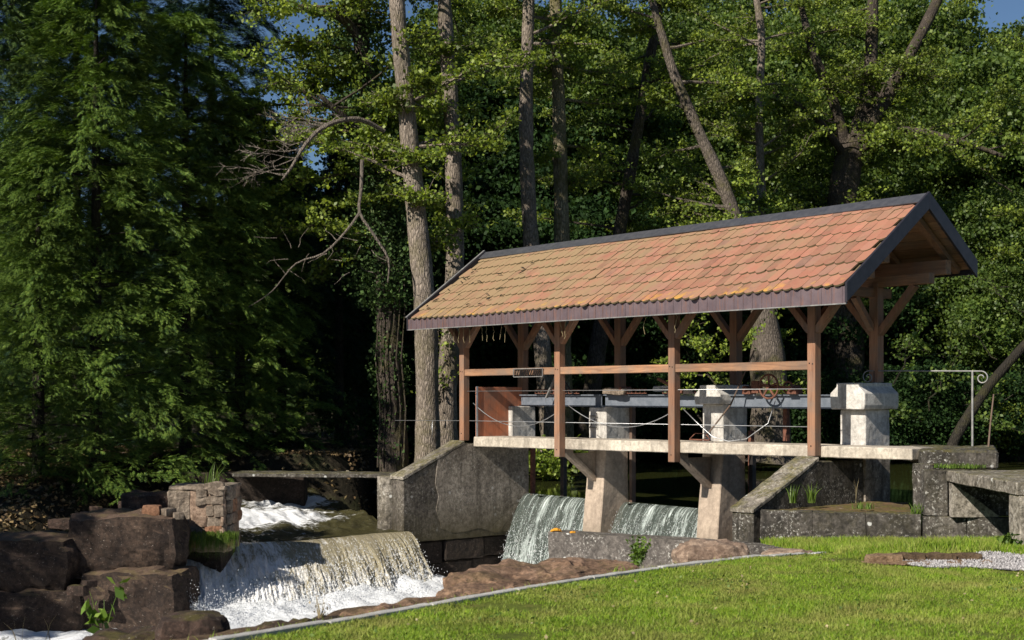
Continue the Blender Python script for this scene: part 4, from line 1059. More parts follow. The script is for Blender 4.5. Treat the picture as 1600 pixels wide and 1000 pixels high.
def branchy(limbs_spec, twig_mb, leafC, n_twig, leaf_n, twig_len=.9, flat=.25, droop=.0, bare=False):
    """add twigs and leaf centres along each limb polyline"""
    for pts in limbs_spec:
        n = len(pts)-1
        for k in range(n_twig):
            t = random.uniform(.22, 1.0)*n; i = min(int(t), n-1); p = pts[i].lerp(pts[i+1], t-i)
            d = (pts[i+1]-pts[i]).normalized(); side = d.cross(Vector((0,0,1)))
            if side.length < .2: side = Vector((random.gauss(0,1), random.gauss(0,1), 0))
            side.normalize(); s_ = random.choice((-1,1))
            td = (d*random.uniform(.2,1.0) + side*s_*random.uniform(.4,1.1) + Vector((0,0,random.gauss(.05,flat)-droop))).normalized()
            L = twig_len*random.uniform(.5,1.2)*(1.1-.4*t/n)
            tp = curve_pts(p, td, L, 4, 0, .18); twig_mb.tube(tp, [.012,.009,.007,.005,.003], 3, caps=False)
            if bare:
                for q in range(2):
                    a = tp[random.randint(1,3)]; twig_mb.tube(curve_pts(a, td+Vector((random.gauss(0,.7),random.gauss(0,.7),random.gauss(0,.5))), L*.5, 3, 0, .3), [.007,.005,.004,.002], 3, caps=False)
            else:
                for q in range(leaf_n):
                    tt = random.uniform(.1,1.05)*4; j = min(int(tt),3); c = tp[j].lerp(tp[j+1], tt-j)
                    leafC.append((c.x+random.gauss(0,.075), c.y+random.gauss(0,.075), c.z+random.gauss(0,.045)))

def leafy_tree(name, label, cat, trunkpx, D, radpx, branches, bark_m, leaf_mat, limb_defs=(), n_twig=16, leaf_n=20, leaf_s=.072, group=None, top_extra=True, twig_len=.9, zmin=3.0, zmax=14):
    """trunkpx: pixel polyline at depth D; limb_defs: extra main limbs; branches: how many side branches"""
    pts = px_pts(trunkpx, D); base = pts[0].copy(); k = D/2100
    rads = [r*k for r in radpx]
    th_ = thing(name, label, cat, tuple(base), group=group)
    if top_extra:       # carries on above the picture
        d = (pts[-1]-pts[-2]).normalized(); e = pts[-1]+d*2+Vector((0,0,1.2)); pts += [e, e+Vector((random.uniform(-.5,.5),random.uniform(-.5,.5),3.2))]; rads += [rads[-1]*.75, rads[-1]*.35]
    # root flare
    pts = [pts[0]-Vector((0,0,.4))] + pts; rads = [rads[0]*1.6] + rads
    m = MB(); trunk_mesh(m, pts, rads, 16)
    for lp, lr in limb_defs: trunk_mesh(m, px_pts(lp, D), [r*k for r in lr], 10)
    m.build('trunk', bark_m, th_, smooth=True)
    limbs = []; lm = MB()
    for _ in range(branches):
        z = random.uniform(zmin, zmax)
        i = 0
        while i < len(pts)-2 and pts[i+1].z < z: i += 1
        t = (z-pts[i].z)/max(.01,(pts[i+1].z-pts[i].z)); p = pts[i].lerp(pts[i+1], min(1,max(0,t)))
        a = random.uniform(-.25, math.pi+.25); L = random.uniform(1.6,3.6)*(1 - .35*max(0,(z-8)/8))
        bp = curve_pts(p, (math.cos(a), math.sin(a), random.uniform(-.05,.45)), L, 8, .05, .13, .01)
        limbs.append(bp); lm.tube(bp, [.045*(1-.1*j) for j in range(9)], 5, caps=False)
    for lp, lr in limb_defs:
        P_ = px_pts(lp, D)
        for _ in range(9):
            i = random.randint(0, len(P_)-2); p = P_[i].lerp(P_[i+1], random.random()); a = random.uniform(-.9,math.pi+.9)
            bp = curve_pts(p, (math.cos(a), math.sin(a), random.uniform(0,.5)), random.uniform(1.4,3), 8, .05, .14, .01); limbs.append(bp); lm.tube(bp, [.035*(1-.1*j) for j in range(9)], 5, caps=False)
    for _ in range(6):       # short leafy shoots straight from the trunk
        z = random.uniform(max(zmin-1.5, 2.8), zmax); i = 0
        while i < len(pts)-2 and pts[i+1].z < z: i += 1
        t = (z-pts[i].z)/max(.01,(pts[i+1].z-pts[i].z)); p = pts[i].lerp(pts[i+1], min(1,max(0,t))); a = random.uniform(-math.pi, math.pi)
        limbs.append(curve_pts(p, (math.cos(a), math.sin(a), .2), random.uniform(.4,.9), 5, .1, .15))
    LC = []; branchy(limbs, lm, LC, n_twig, leaf_n, twig_len)
    lm.build('branches', bark_m, th_, kind='stuff')
    V, F = leaf_quads(np.array(LC), leaf_s, .55, 1.35)
    np_mesh('crown', V, F, leaf_mat, th_, kind='stuff')
    return th_, pts, rads

brown_leaf = m_leaf('fallen leaf', [(.06,.04,.02), (.14,.09,.045), (.24,.17,.08), (.09,.07,.03)], .05)
litter('leaf_litter', 'brown fallen leaves and bits scattered over the shaded left bank', 26000, (-14, -2.9, 21, 36), lambda x, y: ground_h(x, y) > -1.3, brown_leaf, .07, ground_h, .015)
litter('clover', 'small round clover leaves scattered through the lawn', 5000, (-2, 6.8, 8.3, 15), lambda x, y: lawn_keep(x, y) and fbm(x, y, .9, 21) > .12, weed_m, .022, lawn_h, .022)
litter('fallen_leaves', 'a few pale fallen leaves lying in the lawn', 500, (-2, 6.8, 8.3, 15), lawn_keep, dry_m, .022, lawn_h, .022)
# ------------------------------------------------------------------ the row of alders behind the weir
GA = 'tall trunks behind the weir'
def ivy_on(th_, path, rad, n, spread, mat=leaf_ivy, size=.075, lo=0, hi=1):
    C = []
    for _ in range(n):
        t = random.uniform(lo, hi)*(len(path)-1); i = min(int(t), len(path)-2); p = path[i].lerp(path[i+1], t-i)
        r = (rad + abs(random.gauss(0, spread)))*(.75+.9*max(0, noise.noise(p*.9+Vector((7,0,0)))+.35)); a = random.uniform(0, 2*math.pi)
        C.append((p.x+r*math.cos(a), p.y+r*math.sin(a), p.z+random.gauss(0,.05)))
    V, F = leaf_quads(np.array(C), size, .3, 1.1); np_mesh('ivy', V, F, mat, th_, kind='stuff')
t1, p1, r1 = leafy_tree('alder_tree', 'ivy-clad leaning tree left of the two pale trunks', 'tree',
    [(616,745),(612,620),(606,500),(598,380),(588,260),(572,140),(560,0)], 31.3, [24,21,18,16,15,13,12], 12, bark_d, leaf_alder,
    [([(586,150,0),(560,60,-.5),(520,20,-1),(470,10,-1.2)], [10,8,6,4]), ([(575,230,0),(540,185,-.8),(500,150,-1.2)], [7,5,3])], 20, 24, zmin=5.5, zmax=12)
ivy_on(t1, px_pts([(604,480),(598,380),(588,260),(574,160),(560,0)], 31.3), .22, 17000, .30)
ivy_on(t1, px_pts([(614,720),(608,600),(604,480)], 31.3), .30, 1500, .07)
# lianas on its trunk
m = MB()
for k in range(6):
    x = 590+k*8; m.tube(px_pts([(x,730,-.3),(x+4,640,-.33),(x-3,560,-.33),(x+3,480,-.3),(x,400,-.28)], 31.3), [.02,.017,.015,.012,.01], 5)
m.build('liana', bark_d, t1)
leafy_tree('alder_tree', 'stoutest pale trunk, rising behind the left end of the roof', 'tree',
    [(668,745),(668,640),(664,480),(650,330),(636,180),(620,0)], 29.5, [22,19,17,15.5,14,12], 12, bark, leaf_alder, n_twig=22, leaf_n=28, zmin=6, zmax=13)
leafy_tree('alder_tree', 'pale trunk with a flared foot just left of the first front post', 'tree',
    [(690,722),(697,620),(705,500),(711,380),(706,200),(694,0)], 31.2, [26,17,15,14,13,11], 12, bark, leaf_alder, n_twig=20, leaf_n=26, zmin=6, zmax=13)
leafy_tree('alder_tree', 'straight grey trunk seen behind the roof, left one of the close pair', 'tree',
    [(862,690),(852,600),(843,500),(830,380),(822,200),(826,0)], 34, [17,14,13,12.5,11,9], 13, bark, leaf_alder, n_twig=22, leaf_n=28, zmin=7.5, zmax=14)
leafy_tree('alder_tree', 'straight mossy trunk seen behind the roof, right one of the close pair', 'tree',
    [(884,690),(880,560),(878,380),(874,200),(868,0)], 35.5, [14,13,12,10.5,9], 19, m_bark('mossy bark', (.44,.38,.26), (.29,.25,.16), (.10,.085,.05), .7), leaf_alder, n_twig=20, leaf_n=26, zmin=7.5, zmax=14)
leafy_tree('alder_tree', 'thin trunk leaning to the right above the middle of the roof', 'tree',
    [(915,690),(938,520),(966,372),(990,240),(1012,110),(1032,0)], 38, [15,13,10,9,8,7], 22, bark_d, leaf_alder, n_twig=22, leaf_n=28, zmin=5, zmax=15)
leafy_tree('alder_tree', 'thick old trunk leaning to the left behind the shelter, its butt seen under the eave', 'tree',
    [(1205,700),(1200,570),(1195,500),(1165,390),(1130,290),(1085,190),(1045,90)], 36, [32,28,20,13,10,9,7], 24, bark_mid, leaf_alder, n_twig=22, leaf_n=28, zmin=4.5, zmax=13)
t8 = leafy_tree('oak_tree', 'big dark forked tree above the right end of the roof', 'tree',
    [(1325,640),(1318,420),(1318,300),(1335,215)], 44, [30,26,23,20], 10, bark_d, leaf_alder,
    [([(1330,230),(1355,150,.2),(1362,60,.2),(1365,-60)], [14,12,10,7]), ([(1340,225),(1385,150,-.3),(1430,70,-.5),(1475,-20)], [15,12,9,7]),
     ([(1325,240),(1300,150,-.5),(1270,80,-1),(1250,0)], [10,8,7,4]), ([(1335,240),(1400,205,-1),(1480,215,-1.6),(1570,245,-2)], [8,6,5,3]),
     ([(1325,250),(1280,190,-1),(1240,160,-2),(1190,140)], [7,5,4,3])], 28, 28, .075, top_extra=False, twig_len=1.2, zmin=6, zmax=10)[0]
leafy_tree('alder_tree', 'dark leaning trunk at the right edge above the pond', 'tree',
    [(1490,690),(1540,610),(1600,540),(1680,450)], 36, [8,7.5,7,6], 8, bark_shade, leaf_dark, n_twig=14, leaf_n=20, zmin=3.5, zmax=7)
leafy_tree('alder_tree', 'slender pale trunk half hidden in leaves left of the big forked tree', 'tree',
    [(1196,420),(1190,300),(1186,170),(1190,60),(1180,-20)], 42, [8,7,6,6,5], 22, bark, leaf_alder, n_twig=22, leaf_n=28, zmin=5, zmax=14)

# bright leafy sprays reaching left of the ivy tree, and the dead branches
m = MB(); limbs = []
for (a, b, D0) in [((590,215),(330,205),31.3),((585,185),(350,180),31.7),((590,150),(400,140),32.3),((585,120),(450,75),32.8),((595,290),(410,300),31.3),
                   ((590,330),(420,350),31.5),((600,380),(430,370),31.1),((585,240),(380,235),31.9),((600,100),(470,120),32.3),((598,350),(500,430),31.8),((600,60),(440,95),32.6)]:
    A_, B__ = at(*a, D0), at(*b, D0-.8); pts = [A_.lerp(B__, i/8)+Vector((random.gauss(0,.05),random.gauss(0,.12),.30*math.sin(math.pi*i/8)+random.gauss(0,.05))) for i in range(9)]
    limbs.append(pts); m.tube(pts, [.045*(1-.09*j) for j in range(9)], 5, caps=False)
LC = []; branchy(limbs, m, LC, 30, 30, .85, .16)
m.build('branches', bark_d, t1, kind='stuff'); V, F = leaf_quads(np.array(LC), .074, .6, 1.35); np_mesh('crown', V, F, leaf_alder, t1, kind='stuff')
m = MB()      # dead branch curving down to the left
main_d = px_pts([(600,205,-.6),(560,186,-1),(510,196,-1.4),(478,225,-1.5),(455,262,-1.6),(440,282,-1.6)], 30)
trunk_mesh(m, main_d, [.055,.055,.05,.042,.032,.018], 8)
tips = []
for k in range(17):
    i = random.randint(1, 4); p = main_d[i].lerp(main_d[i+1], random.random())
    bp = curve_pts(p, (-1, random.gauss(0,.35), random.uniform(-.35,.25)), random.uniform(.8,1.7), 7, 0, .22); m.tube(bp, [.016,.014,.012,.010,.008,.006,.004,.003], 4, caps=False); tips.append(bp)
branchy(tips, m, [], 6, 0, .5, .45, bare=True)
m.build('dead_branch', bark_dead, t1)
m = MB()
trunk_mesh(m, px_pts([(566,250,-1.2),(564,300,-1.3),(562,332,-1.3),(585,368,-1.3),(607,405,-1.2),(606,440,-1.1)], 30), [.042,.038,.034,.03,.024,.014], 8)
trunk_mesh(m, px_pts([(562,332,-1.3),(540,362,-1.4),(505,396,-1.5),(462,412,-1.5),(425,455,-1.5),(388,480,-1.6)], 30), [.032,.026,.022,.017,.012,.006], 7)
for k in range(16):
    p = at(random.uniform(430,600), random.uniform(370,430), 28.6); m.tube(curve_pts(p, (random.uniform(-1,.6),0,random.gauss(0,.5)), .5, 5, 0, .3), [.010,.008,.006,.005,.004,.003], 3, caps=False)
m.build('dead_branch', bark_dead, t1)

# low hanging sprays with leaves in front of and behind the shelter
def spray_set(name, label, seeds, leaf_mat, bark_mm, n_twig=14, leaf_n=20, cat='shrub', leaf_s=.07):
    root = at(*seeds[0][0], seeds[0][2]); th_ = thing(name, label, cat, tuple(root)); m = MB(); LC = []; limbs = []
    for a, b, D0 in seeds:
        A_, B__ = at(*a, D0), at(*b, D0+random.uniform(-.5,.5)); pts = [A_.lerp(B__, i/6)+Vector((random.gauss(0,.06),random.gauss(0,.1),random.gauss(0,.06))) for i in range(7)]
        limbs.append(pts); m.tube(pts, [.025,.022,.018,.015,.012,.008,.005], 4, caps=False)
    branchy(limbs, m, LC, n_twig, leaf_n, .7, .3); m.build('branches', bark_mm, th_, kind='stuff')
    V, F = leaf_quads(np.array(LC), leaf_s, .5, 1.35); np_mesh('foliage', V, F, leaf_mat, th_, kind='stuff')
spray_set('sapling', 'young leafy sapling growing in front of the flared pale trunk', [((700,690),(690,540),31),((695,640),(685,520),31),((690,640),(672,590),31),((700,600),(705,500),31)], leaf_alder, bark, 7, 12)
spray_set('shrub', 'bright leafy shrub behind the shelter between third and last post', [((1110,560),(1075,510),33),((1120,600),(1040,560),33),((1150,620),(1100,540),33.5),((1180,640),(1240,600),33),((1120,560),(1180,520),33.5),((1100,660),(1060,600),33)], leaf_alder, bark_d, 16, 20)
spray_set('shrub', 'leafy bush rising just above the middle of the roof ridge', [((1000,400),(980,350),39),((1040,400),(1060,335),39),((1100,390),(1150,330),39),((1180,370),(1220,320),39),((1090,390),(1010,360),38.5),((1230,360),(1270,330),40)], leaf_alder, bark_d, 24, 24)

spray_set('shrub', 'layered green branches hanging over the pond behind the scrolled handrail', [((1400,600),(1440,500),38),((1450,640),(1500,540),38),((1500,640),(1560,600),38.5),((1560,560),(1500,500),39),((1620,600),(1560,520),38),((1480,560),(1420,540),39),((1620,500),(1540,450),39),((1600,680),(1530,650),38),((1440,660),(1390,640),38),((1580,450),(1510,430),40)], leaf_far, bark_shade, 14, 20, leaf_s=.085)
spray_set('shrub', 'loose sunlit green branches at the right edge beside the roof gable', [((1650,430),(1560,390),40),((1650,360),(1560,330),40.5),((1650,250),(1540,200),41),((1650,180),(1560,130),42),((1640,100),(1550,60),42),((1580,300),(1500,240),43)], leaf_alder, bark_d, 18, 22, leaf_s=.08)
spray_set('shrub', 'bright leafy shrub overhanging the pond under the left bay of the bridge deck', [((800,715),(850,722),31.5),((815,705),(880,716),32),((830,712),(905,722),32),((850,705),(900,708),32.5),((820,725),(870,735),31.5)], leaf_alder, bark_d, 18, 22, leaf_s=.08)
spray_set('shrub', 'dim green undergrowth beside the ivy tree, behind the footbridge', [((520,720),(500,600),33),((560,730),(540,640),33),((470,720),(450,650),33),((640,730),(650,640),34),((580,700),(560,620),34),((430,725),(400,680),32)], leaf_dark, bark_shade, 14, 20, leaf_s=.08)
# ------------------------------------------------------------------ woodland behind: crown builder shared by several trees
def clump_crown(nclump, leaves, rx, rz, size, seed):
    r = np.random.default_rng(seed); C = []
    for _ in range(nclump):
        d = r.normal(0,1,3); d /= np.linalg.norm(d); rad = r.uniform(.35,1.0)**.6
        c = d*np.array([rx,rx,rz])*rad*(.8+.35*noise.noise(Vector(d*1.9)+Vector((seed,0,0))))
        s_ = r.uniform(.35,.95); n = int(leaves*s_)
        q = r.normal(0,1,(n,3))*np.array([s_,s_,s_*.30])*.62; q[:,2] -= (q[:,0]**2+q[:,1]**2)*.12
        C.append(c+q)
    C = np.concatenate(C); return leaf_quads(C, size, .5, 1.3)
CR = []
def crown_mesh(i, mat, *a):
    V, F = clump_crown(*a); o = np_mesh('crown', V, F, mat); me = o.data; bpy.data.objects.remove(o); return me
cm_a = crown_mesh(0, leaf_far, 230, 460, 3.0, 4.6, .095, 5); cm_b = crown_mesh(1, leaf_far, 210, 460, 3.6, 3.8, .10, 9)
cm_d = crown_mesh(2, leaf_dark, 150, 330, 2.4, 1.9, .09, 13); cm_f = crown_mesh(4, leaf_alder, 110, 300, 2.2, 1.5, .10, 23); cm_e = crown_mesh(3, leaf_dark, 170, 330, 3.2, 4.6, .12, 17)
def wood_tree(name, label, cat, x, y, z, me, zc, scale, rot, trunk_r=.2, lean=0, group=None, bm_=None):
    th_ = thing(name, label, cat, (x, y, z), group=group)
    m = MB()
    trunk_mesh(m, [(x,y,z-.3),(x+lean*.3,y,z+zc*.4),(x+lean*.7,y,z+zc*.8),(x+lean,y,z+zc*1.35)], [trunk_r*1.3,trunk_r,trunk_r*.8,trunk_r*.35], 9)
    for k in range(9):
        h = random.uniform(.4,1.2)*zc; a = random.uniform(0,6.28); m.tube(curve_pts((x+lean*h/zc,y,z+h),(math.cos(a),math.sin(a),.5), 2.6*scale, 6, 0, .12), [.07*scale*(1-.14*j) for j in range(7)], 5, caps=False)
    m.build('trunk', bm_ or bark_d, th_, smooth=True)
    o = bpy.data.objects.new('crown', me); col.objects.link(o); o.parent = th_; o.location = (lean, 0, zc); o.scale = (scale,)*3; o.rotation_euler = (0,0,rot); o['kind'] = 'stuff'
    return th_
MARKS = [(560,'the ivy-clad tree'),(650,'the stoutest trunk'),(708,'the flared trunk'),(825,'the close pair\'s left trunk'),(875,'the close pair\'s right trunk'),
  (975,'the thin leaning trunk'),(1130,'the old leaning trunk'),(1190,'the slender trunk'),(1340,'the forked tree'),(1450,'the roof gable'),(1515,'the handrail'),(1600,'the right picture edge')]
used_labels = {}
def place(base, px_):
    d, nm = min((abs(px_-x), n_) for x, n_ in MARKS); x0 = [x for x, n_ in MARKS if n_ == nm][0]
    rel = 'behind' if d < 14 else ('just left of' if px_ < x0 else 'just right of')
    lb = base+' '+rel+' '+nm; k = used_labels.get(lb, 0); used_labels[lb] = k+1
    return lb + ['', ', farther back', ', farthest back', ', deepest'][min(k,3)]
GW = 'woodland trees beyond the pond'
LBL = {'a': 'tall light green broadleaved tree in the woodland beyond the pond', 'd': 'low dark leafy bush on the far bank of the pond', 'e': 'tall dark green tree in the shaded woodland behind the weir'}
wt = [  # (px, D, base z, crown mesh, crown height, scale)
 (770,52,.1,cm_a,12.5,1.2),(860,50,.1,cm_b,12.5,1.15),(1590,56,.1,cm_a,12.5,1.1),
 (800,52,.1,cm_a,9.0,1.25),(900,54,.1,cm_b,8.0,1.3),(1010,50,.1,cm_a,8.5,1.1),(1110,56,.1,cm_b,9.5,1.35),(1210,50,.1,cm_a,7.5,1.15),
 (1300,58,.1,cm_b,9.0,1.4),(1400,52,.1,cm_a,7.6,1.2),(1480,60,.1,cm_b,8.5,1.35),(1560,52,.1,cm_a,6.6,1.1),(1640,56,.1,cm_b,8.0,1.3),
 (1535,58,.1,cm_b,12.0,1.25),(1330,62,.1,cm_b,16,1.5),(1150,64,.1,cm_a,16,1.5),(1440,56,.1,cm_a,12.5,1.4),(1250,56,.1,cm_b,12.5,1.4),(1080,54,.1,cm_a,12,1.3),(960,60,.1,cm_b,13,1.4),(1620,50,.1,cm_a,9.5,1.3),
 (1520,46,.1,cm_b,5.4,.95),(1590,44,.1,cm_a,5.0,.85),(700,56,.1,cm_a,9.0,1.2)]
for i, (px_, D_, z_, me_, zc, s_) in enumerate(wt):
    wood_tree('broadleaf_tree', place('light green broadleaf beyond pond', px_), 'tree', (px_-800)*D_/2100, D_, z_, me_, zc, s_, i*1.3, .22, random.uniform(-1,1), GW)
GD = 'dark trees behind the weir'
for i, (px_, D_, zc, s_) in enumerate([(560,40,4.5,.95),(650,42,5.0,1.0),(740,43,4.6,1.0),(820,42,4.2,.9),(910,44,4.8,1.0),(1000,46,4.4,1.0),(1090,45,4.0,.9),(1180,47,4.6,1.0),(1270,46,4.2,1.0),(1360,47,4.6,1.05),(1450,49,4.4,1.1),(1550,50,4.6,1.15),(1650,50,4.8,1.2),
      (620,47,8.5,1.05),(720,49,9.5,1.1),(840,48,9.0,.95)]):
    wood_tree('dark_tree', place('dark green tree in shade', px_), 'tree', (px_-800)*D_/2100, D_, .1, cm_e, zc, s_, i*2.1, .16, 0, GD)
GB = 'bushes on the far bank'
for i in range(17):
    px_ = 600+i*66; D_ = 41+random.uniform(-1.2,2.5)
    wood_tree('bush', place('low dark bush on far bank', px_), 'bush', (px_-800)*D_/2100, D_, -.3, cm_d, 1.35+random.uniform(-.2,.5), random.uniform(.62,.95), i*1.9, .06, 0, GB)
for i, (px_, D_, s_, lb) in enumerate([(870,44,.62,'sunlit light green shrub on the far bank under the left bay'),(905,46,.55,'smaller sunlit shrub on the far bank behind the second front post'),(1440,43,.9,'sunlit green shrub on the far bank behind the scrolled handrail'),(1530,42,.8,'sunlit green shrub on the far bank near the right edge')]):
    wood_tree('bush', lb, 'bush', (px_-800)*D_/2100, D_, -.3, cm_f, .75+.5*(i>1), s_, i*1.1, .05)
# far hillside woodland closing the view
V, F = [], []
def far_wood():
    n = 60000; X = rng.uniform(-45,60,n); Y = 68+rng.uniform(0,8,n)
    top = 11+2.5*np.sin(X*.35)+1.8*np.sin(X*.9+1)+1.2*np.sin(X*2.1)
    Z = rng.random(n)**.8*top
    X2, Y2, Z2 = X+rng.normal(0,.6,n), Y+rng.normal(0,.6,n), Z
    V, F = leaf_quads(np.stack([X2,Y2,Z2],-1), .75, .4, 1.2); tag(np_mesh('far_woodland', V, F, leaf_far, kind='stuff'), 'distant green woodland seen through gaps between the trees', 'woodland')
far_wood()

# ------------------------------------------------------------------ conifers on the left
def frond_unit():
    """a flat feathery spray, 1 unit long along +X, slightly drooping"""
    tr = []
    for k in range(5):
        x = .12+k*.17; L = .50*(1-.5*k/5); z = -.10*x*x
        for s_ in (-1, 1): tr.append(((x,0,z), (x+.16,s_*.03,z-.005), (x+L*.85, s_*L*.62, z-.06-.03*k/7)))
    tr.append(((.0,-.012,0),(.0,.012,0),(1.05,0,-.12)))
    return np.array(tr)          # (15,3,3)
FU = frond_unit()
def conifer_mesh(H, Rb, nplume, per, seed, mat, size=.20, shape=.75):
    """cone-like crown of many separate plumes, each a clump of feathery sprays"""
    r = np.random.default_rng(seed); org_ = []; dr_ = []; sz = []
    for _ in range(nplume):
        h = r.random()**.85; z = .2+h*H; env = Rb*((1-h)**shape*.93+.07)
        inner = r.random() < .30
        rad = env*(r.uniform(.30,.70) if inner else r.uniform(.72,1.22)); a = r.random()*6.283
        ca, sa = math.cos(a), math.sin(a); L = r.uniform(.55,1.35)*(1 if h < .8 else .6)
        al = r.random(per)**.7; wv = (.12+.50*al)*L*.55
        ac = np.clip(r.normal(0,.5,per),-1.2,1.2)*wv
        rise, drp, tw = r.uniform(-.05,.55), r.uniform(.25,.75), r.normal(0,.3)
        zz = L*(rise*al - drp*al*al) - ac*ac/L*.8 + tw*ac + r.normal(0,.035,per)
        x_ = rad-L*.75+al*L
        c = np.stack([ca*x_-sa*ac, sa*x_+ca*ac, z+zz],-1)
        lat = ac/(L*.35); sl = rise-2*drp*al
        d = np.stack([ca-sa*lat+r.normal(0,.22,per), sa+ca*lat+r.normal(0,.22,per), sl*.8+r.normal(.1,.22,per)],-1)
        org_.append(c); dr_.append(d); sz.append(r.uniform(.6,1.3,per)*size)
    C = np.concatenate(org_); X = np.concatenate(dr_); s_ = np.concatenate(sz); X /= np.linalg.norm(X,axis=1)[:,None]
    U = r.normal(0,.35,X.shape); U[:,2] += 1.0; U -= X*(U*X).sum(1)[:,None]; U /= np.linalg.norm(U,axis=1)[:,None]; Yv = np.cross(U, X)
    T = FU.reshape(-1,3); n = len(C)
    Vv = C[:,None]+s_[:,None,None]*(T[None,:,0:1]*X[:,None]+T[None,:,1:2]*Yv[:,None]+T[None,:,2:3]*U[:,None])
    Vv = Vv.reshape(-1,3); Fv = np.arange(len(Vv)).reshape(-1,3)
    o = np_mesh('crown', Vv, Fv, mat); me = o.data; bpy.data.objects.remove(o); return me
cf1 = conifer_mesh(15, 3.2, 900, 62, 3, leaf_con_shade, .19, .5); cf2 = conifer_mesh(13, 3.0, 900, 62, 8, leaf_con, .18, .45); cf3 = conifer_mesh(16, 2.7, 640, 54, 15, leaf_con2, .23, .5)
def conifer(label, x, y, z, me, s_, rot, H=15, group=None):
    th_ = thing('conifer', label, 'conifer', (x, y, z), group=group)
    m = MB(); trunk_mesh(m, [(x,y,z-.3),(x,y,z+H*.5*s_),(x,y,z+H*.98*s_)], [.15,.10,.02], 9)
    for k in range(34):
        h = random.uniform(.06,.9)*H*s_; a = random.uniform(0,6.28); L = 2.2*s_*(1-h/(H*s_))+.3
        m.tube(curve_pts((x,y,z+h),(math.cos(a),math.sin(a),.1),L,5,0,.08), [.03,.025,.02,.015,.01,.006], 4, caps=False)
    m.build('trunk', bark_shade, th_, smooth=True)
    o = bpy.data.objects.new('crown', me); col.objects.link(o); o.parent = th_; o.scale = (s_,)*3; o.rotation_euler = (0,0,rot); o['kind'] = 'stuff'
for (lb, px_, D_, z_, me_, s_, rot, H) in [
  ('broad feathery conifer with bright frond tips at the left edge', -20, 29, -.2, cf1, 1.0, 0, 15),
  ('feathery conifer with the brightest sunlit fronds, behind the largest sandstone block', 150, 28, -.3, cf2, .82, 1, 13),
  ('feathery conifer leaning over the ruined pier, its right side in shade', 290, 30, -.2, cf2, .78, 3, 13),
  ('low bright-tipped conifer between the left edge and the broad feathery one', 60, 27, -.3, cf2, .52, 2.2, 13),
  ('mid-green conifer filling the gap above the ruined pier', 375, 32, 0, cf2, .66, 4.4, 13),
  ('tall dark conifer with blue sky showing through, left of centre at the top', 120, 37, 0, cf3, 1.0, 2, 16),
  ('tall dark conifer whose ragged edge meets the blue sky beside the ivy tree', 330, 36, 0, cf3, .95, 4, 16),
  ('dark conifer in deep shade behind the stream and the footbridge', 440, 34, 0, cf3, .50, 5, 16),
  ('dark low conifer in deep shade directly left of the ivy tree', 530, 36, 0, cf3, .50, 1.2, 16),
  ('dark conifer standing far back at the top left corner', 20, 40, 0, cf3, 1.05, .6, 16),
  ('dark conifer standing far back between the two tall ones', 225, 41, 0, cf3, .95, 2.6, 16)]:
    conifer(lb, (px_-800)*D_/2100, D_, z_, me_, s_, rot, H)
# unseen conifers added on the left to cast shade on the bank
conifer('conifer added outside the left edge of the picture to shade the boulders', -13.9, 14.4, -.5, cf3, .60, 0, 16, 'added shade conifers')
conifer('small conifer added outside the left edge of the picture to shade the stream bank', -15.2, 19.6, -.5, cf3, .52, 4, 16, 'added shade conifers')
conifer('lower conifer added for shade outside the left edge of the picture, farther from the river', -17.5, 16.6, -.5, cf1, .50, 2, 15, 'added shade conifers')

# ------------------------------------------------------------------ small plants
def tuft(name, label, c, n, h, spread, mat, lean=(0,0,0), w=.006, cat='grass tuft', seed=0, hang=0):
    r = np.random.default_rng(seed+5); V = []; F = []
    for i in range(n):
        a = r.random()*6.28; rr = r.random()**.6*spread; b = np.array([c[0]+rr*math.cos(a), c[1]+rr*math.sin(a)*.6, c[2]])
        H = h*r.uniform(.5,1.2); l = np.array([r.normal(lean[0],.3), r.normal(lean[1],.3), 0])*H
        p1 = b+l*.35+np.array([0,0,H*.6]); p2 = b+l+np.array([0,0,H*(1-1.9*hang*r.uniform(.6,1.3))]); ww = np.array([math.cos(a*3)*w, math.sin(a*3)*w, 0])
        k = len(V); V += [b-ww, b+ww, p1+ww*.8, p1-ww*.8, p2]; F += [(k,k+1,k+2),(k,k+2,k+3),(k+3,k+2,k+4)]
    o = np_mesh(name, np.array(V), np.array(F), mat, org=c); tag(o, label, cat); return o
tuft('grass_tuft', 'upright green grass tuft on top of the ruined stone pier', (-5.0,22.2,.11), 26, .36, .16, weed_m, (.15,0,0), .007, seed=1)
tuft('hanging_grass', 'drooping green grass tuft at the foot of the ruined pier beside the waterfall', (-4.83,21.72,-.72), 700, .20, .42, weed_m, (.0,-.9,0), .005, seed=2, hang=1.1)
tuft('grass_tuft', 'left of two green iris-like tufts on the mossy platform', at(1240,786,19.2), 30, .26, .05, weed_m, (0,0,0), .008, seed=3)
tuft('grass_tuft', 'right of two green iris-like tufts on the mossy platform', at(1268,786,19.3), 34, .28, .05, weed_m, (0,0,0), .008, seed=4)
tuft('grass_tuft', 'low ragged yellow-green weed in the middle of the mossy platform', at(1350,795,18.9), 60, .10, .16, weed_m, (0,0,0), .006, seed=6)
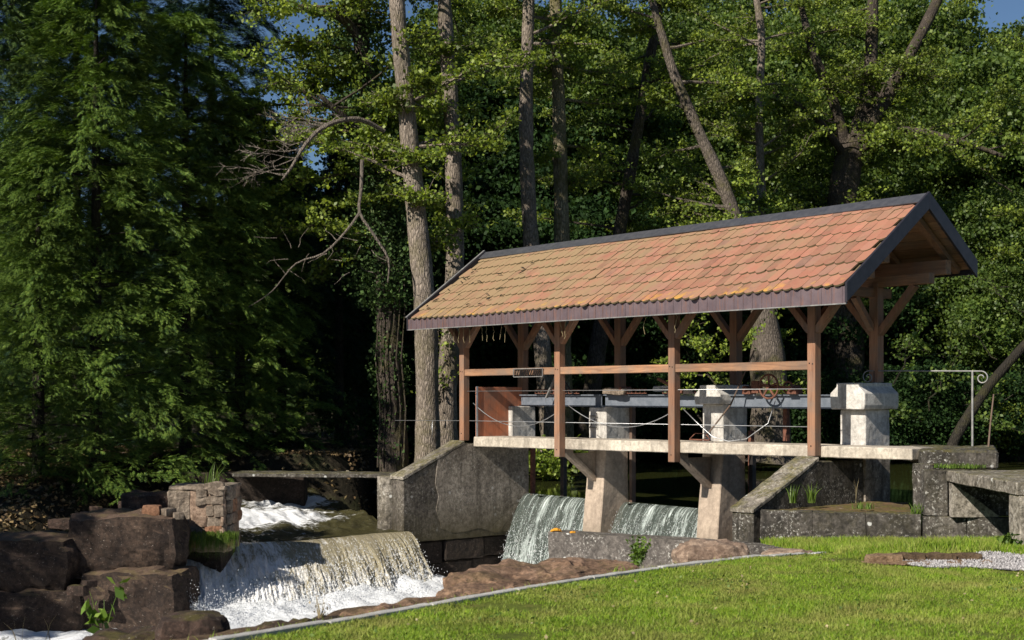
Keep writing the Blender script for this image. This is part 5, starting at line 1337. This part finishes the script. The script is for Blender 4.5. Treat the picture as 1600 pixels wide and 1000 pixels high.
tuft('grass_tuft', 'small weed at the right end of the mossy platform', at(1432,803,18.2), 50, .14, .07, weed_m, (0,0,0), .006, seed=7)
tuft('dry_stalk', 'single dry stalk standing on the mossy platform', at(1337,786,19.1), 3, .32, .01, dry_m, (0,0,0), .004, 'stalk', seed=8)
tuft('moss_fringe', 'yellow-green moss and grass fringe under the mossy upper slab', at(1500,731,18.1), 300, .06, .36, weed_m, (0,-.3,0), .006, 'moss', seed=9)
def weed(name, label, c, h, n, mat=weed_m, spread=.1, leaf=.05, perst=12, dry=False, cat='weed'):
    th_ = thing(name, label, cat, tuple(c)); m = MB(); LC = []
    for i in range(n):
        a = random.uniform(0,6.28); pts = curve_pts(Vector(c), (math.cos(a)*.35, math.sin(a)*.35, 1), h*random.uniform(.6,1.1), 6, 0, .09); m.tube(pts, [.005,.005,.004,.004,.003,.002,.002], 4)
        for j in range(perst):
            t = random.uniform(.15,1)*6; k = min(int(t),5); q = pts[k].lerp(pts[k+1], t-k); LC.append((q.x+random.gauss(0,spread*.3), q.y+random.gauss(0,spread*.3), q.z+random.gauss(0,.015)))
    m.build('stem', dry_m if dry else mat, th_); V, F = leaf_quads(np.array(LC), leaf, .3, 1.8); np_mesh('leaves', V, F, mat, th_)
weed('weed', 'tall broad-leaved green weed in front of the lower boulder at bottom left', at(160,1010,12.2), .62, 4, leaf=.075, perst=9)
weed('weed', 'bushy green weed growing at the foot of the low grey wall', at(995,888,15.2), .38, 12, leaf=.03, perst=26)
weed('weed', 'leafy green weed at the right edge beside the gravel', at(1580,872,14.2), .28, 14, leaf=.05, perst=16)
weed('weed', 'reddish stalked weed between kerb and waterfall', at(500,972,10.3), .20, 6, dry_m, leaf=.014, perst=7, dry=True)
tuft('dry_stalk', 'thin reddish dry stalk at the bottom left corner', at(75,1000,11), 2, .38, .03, dry_m, (0,0,0), .004, 'stalk', seed=11)
tuft('dry_stalk', 'pair of thin reddish stalks at the very bottom left', at(28,1010,10.5), 3, .25, .03, dry_m, (0,0,0), .004, 'stalk', seed=12)
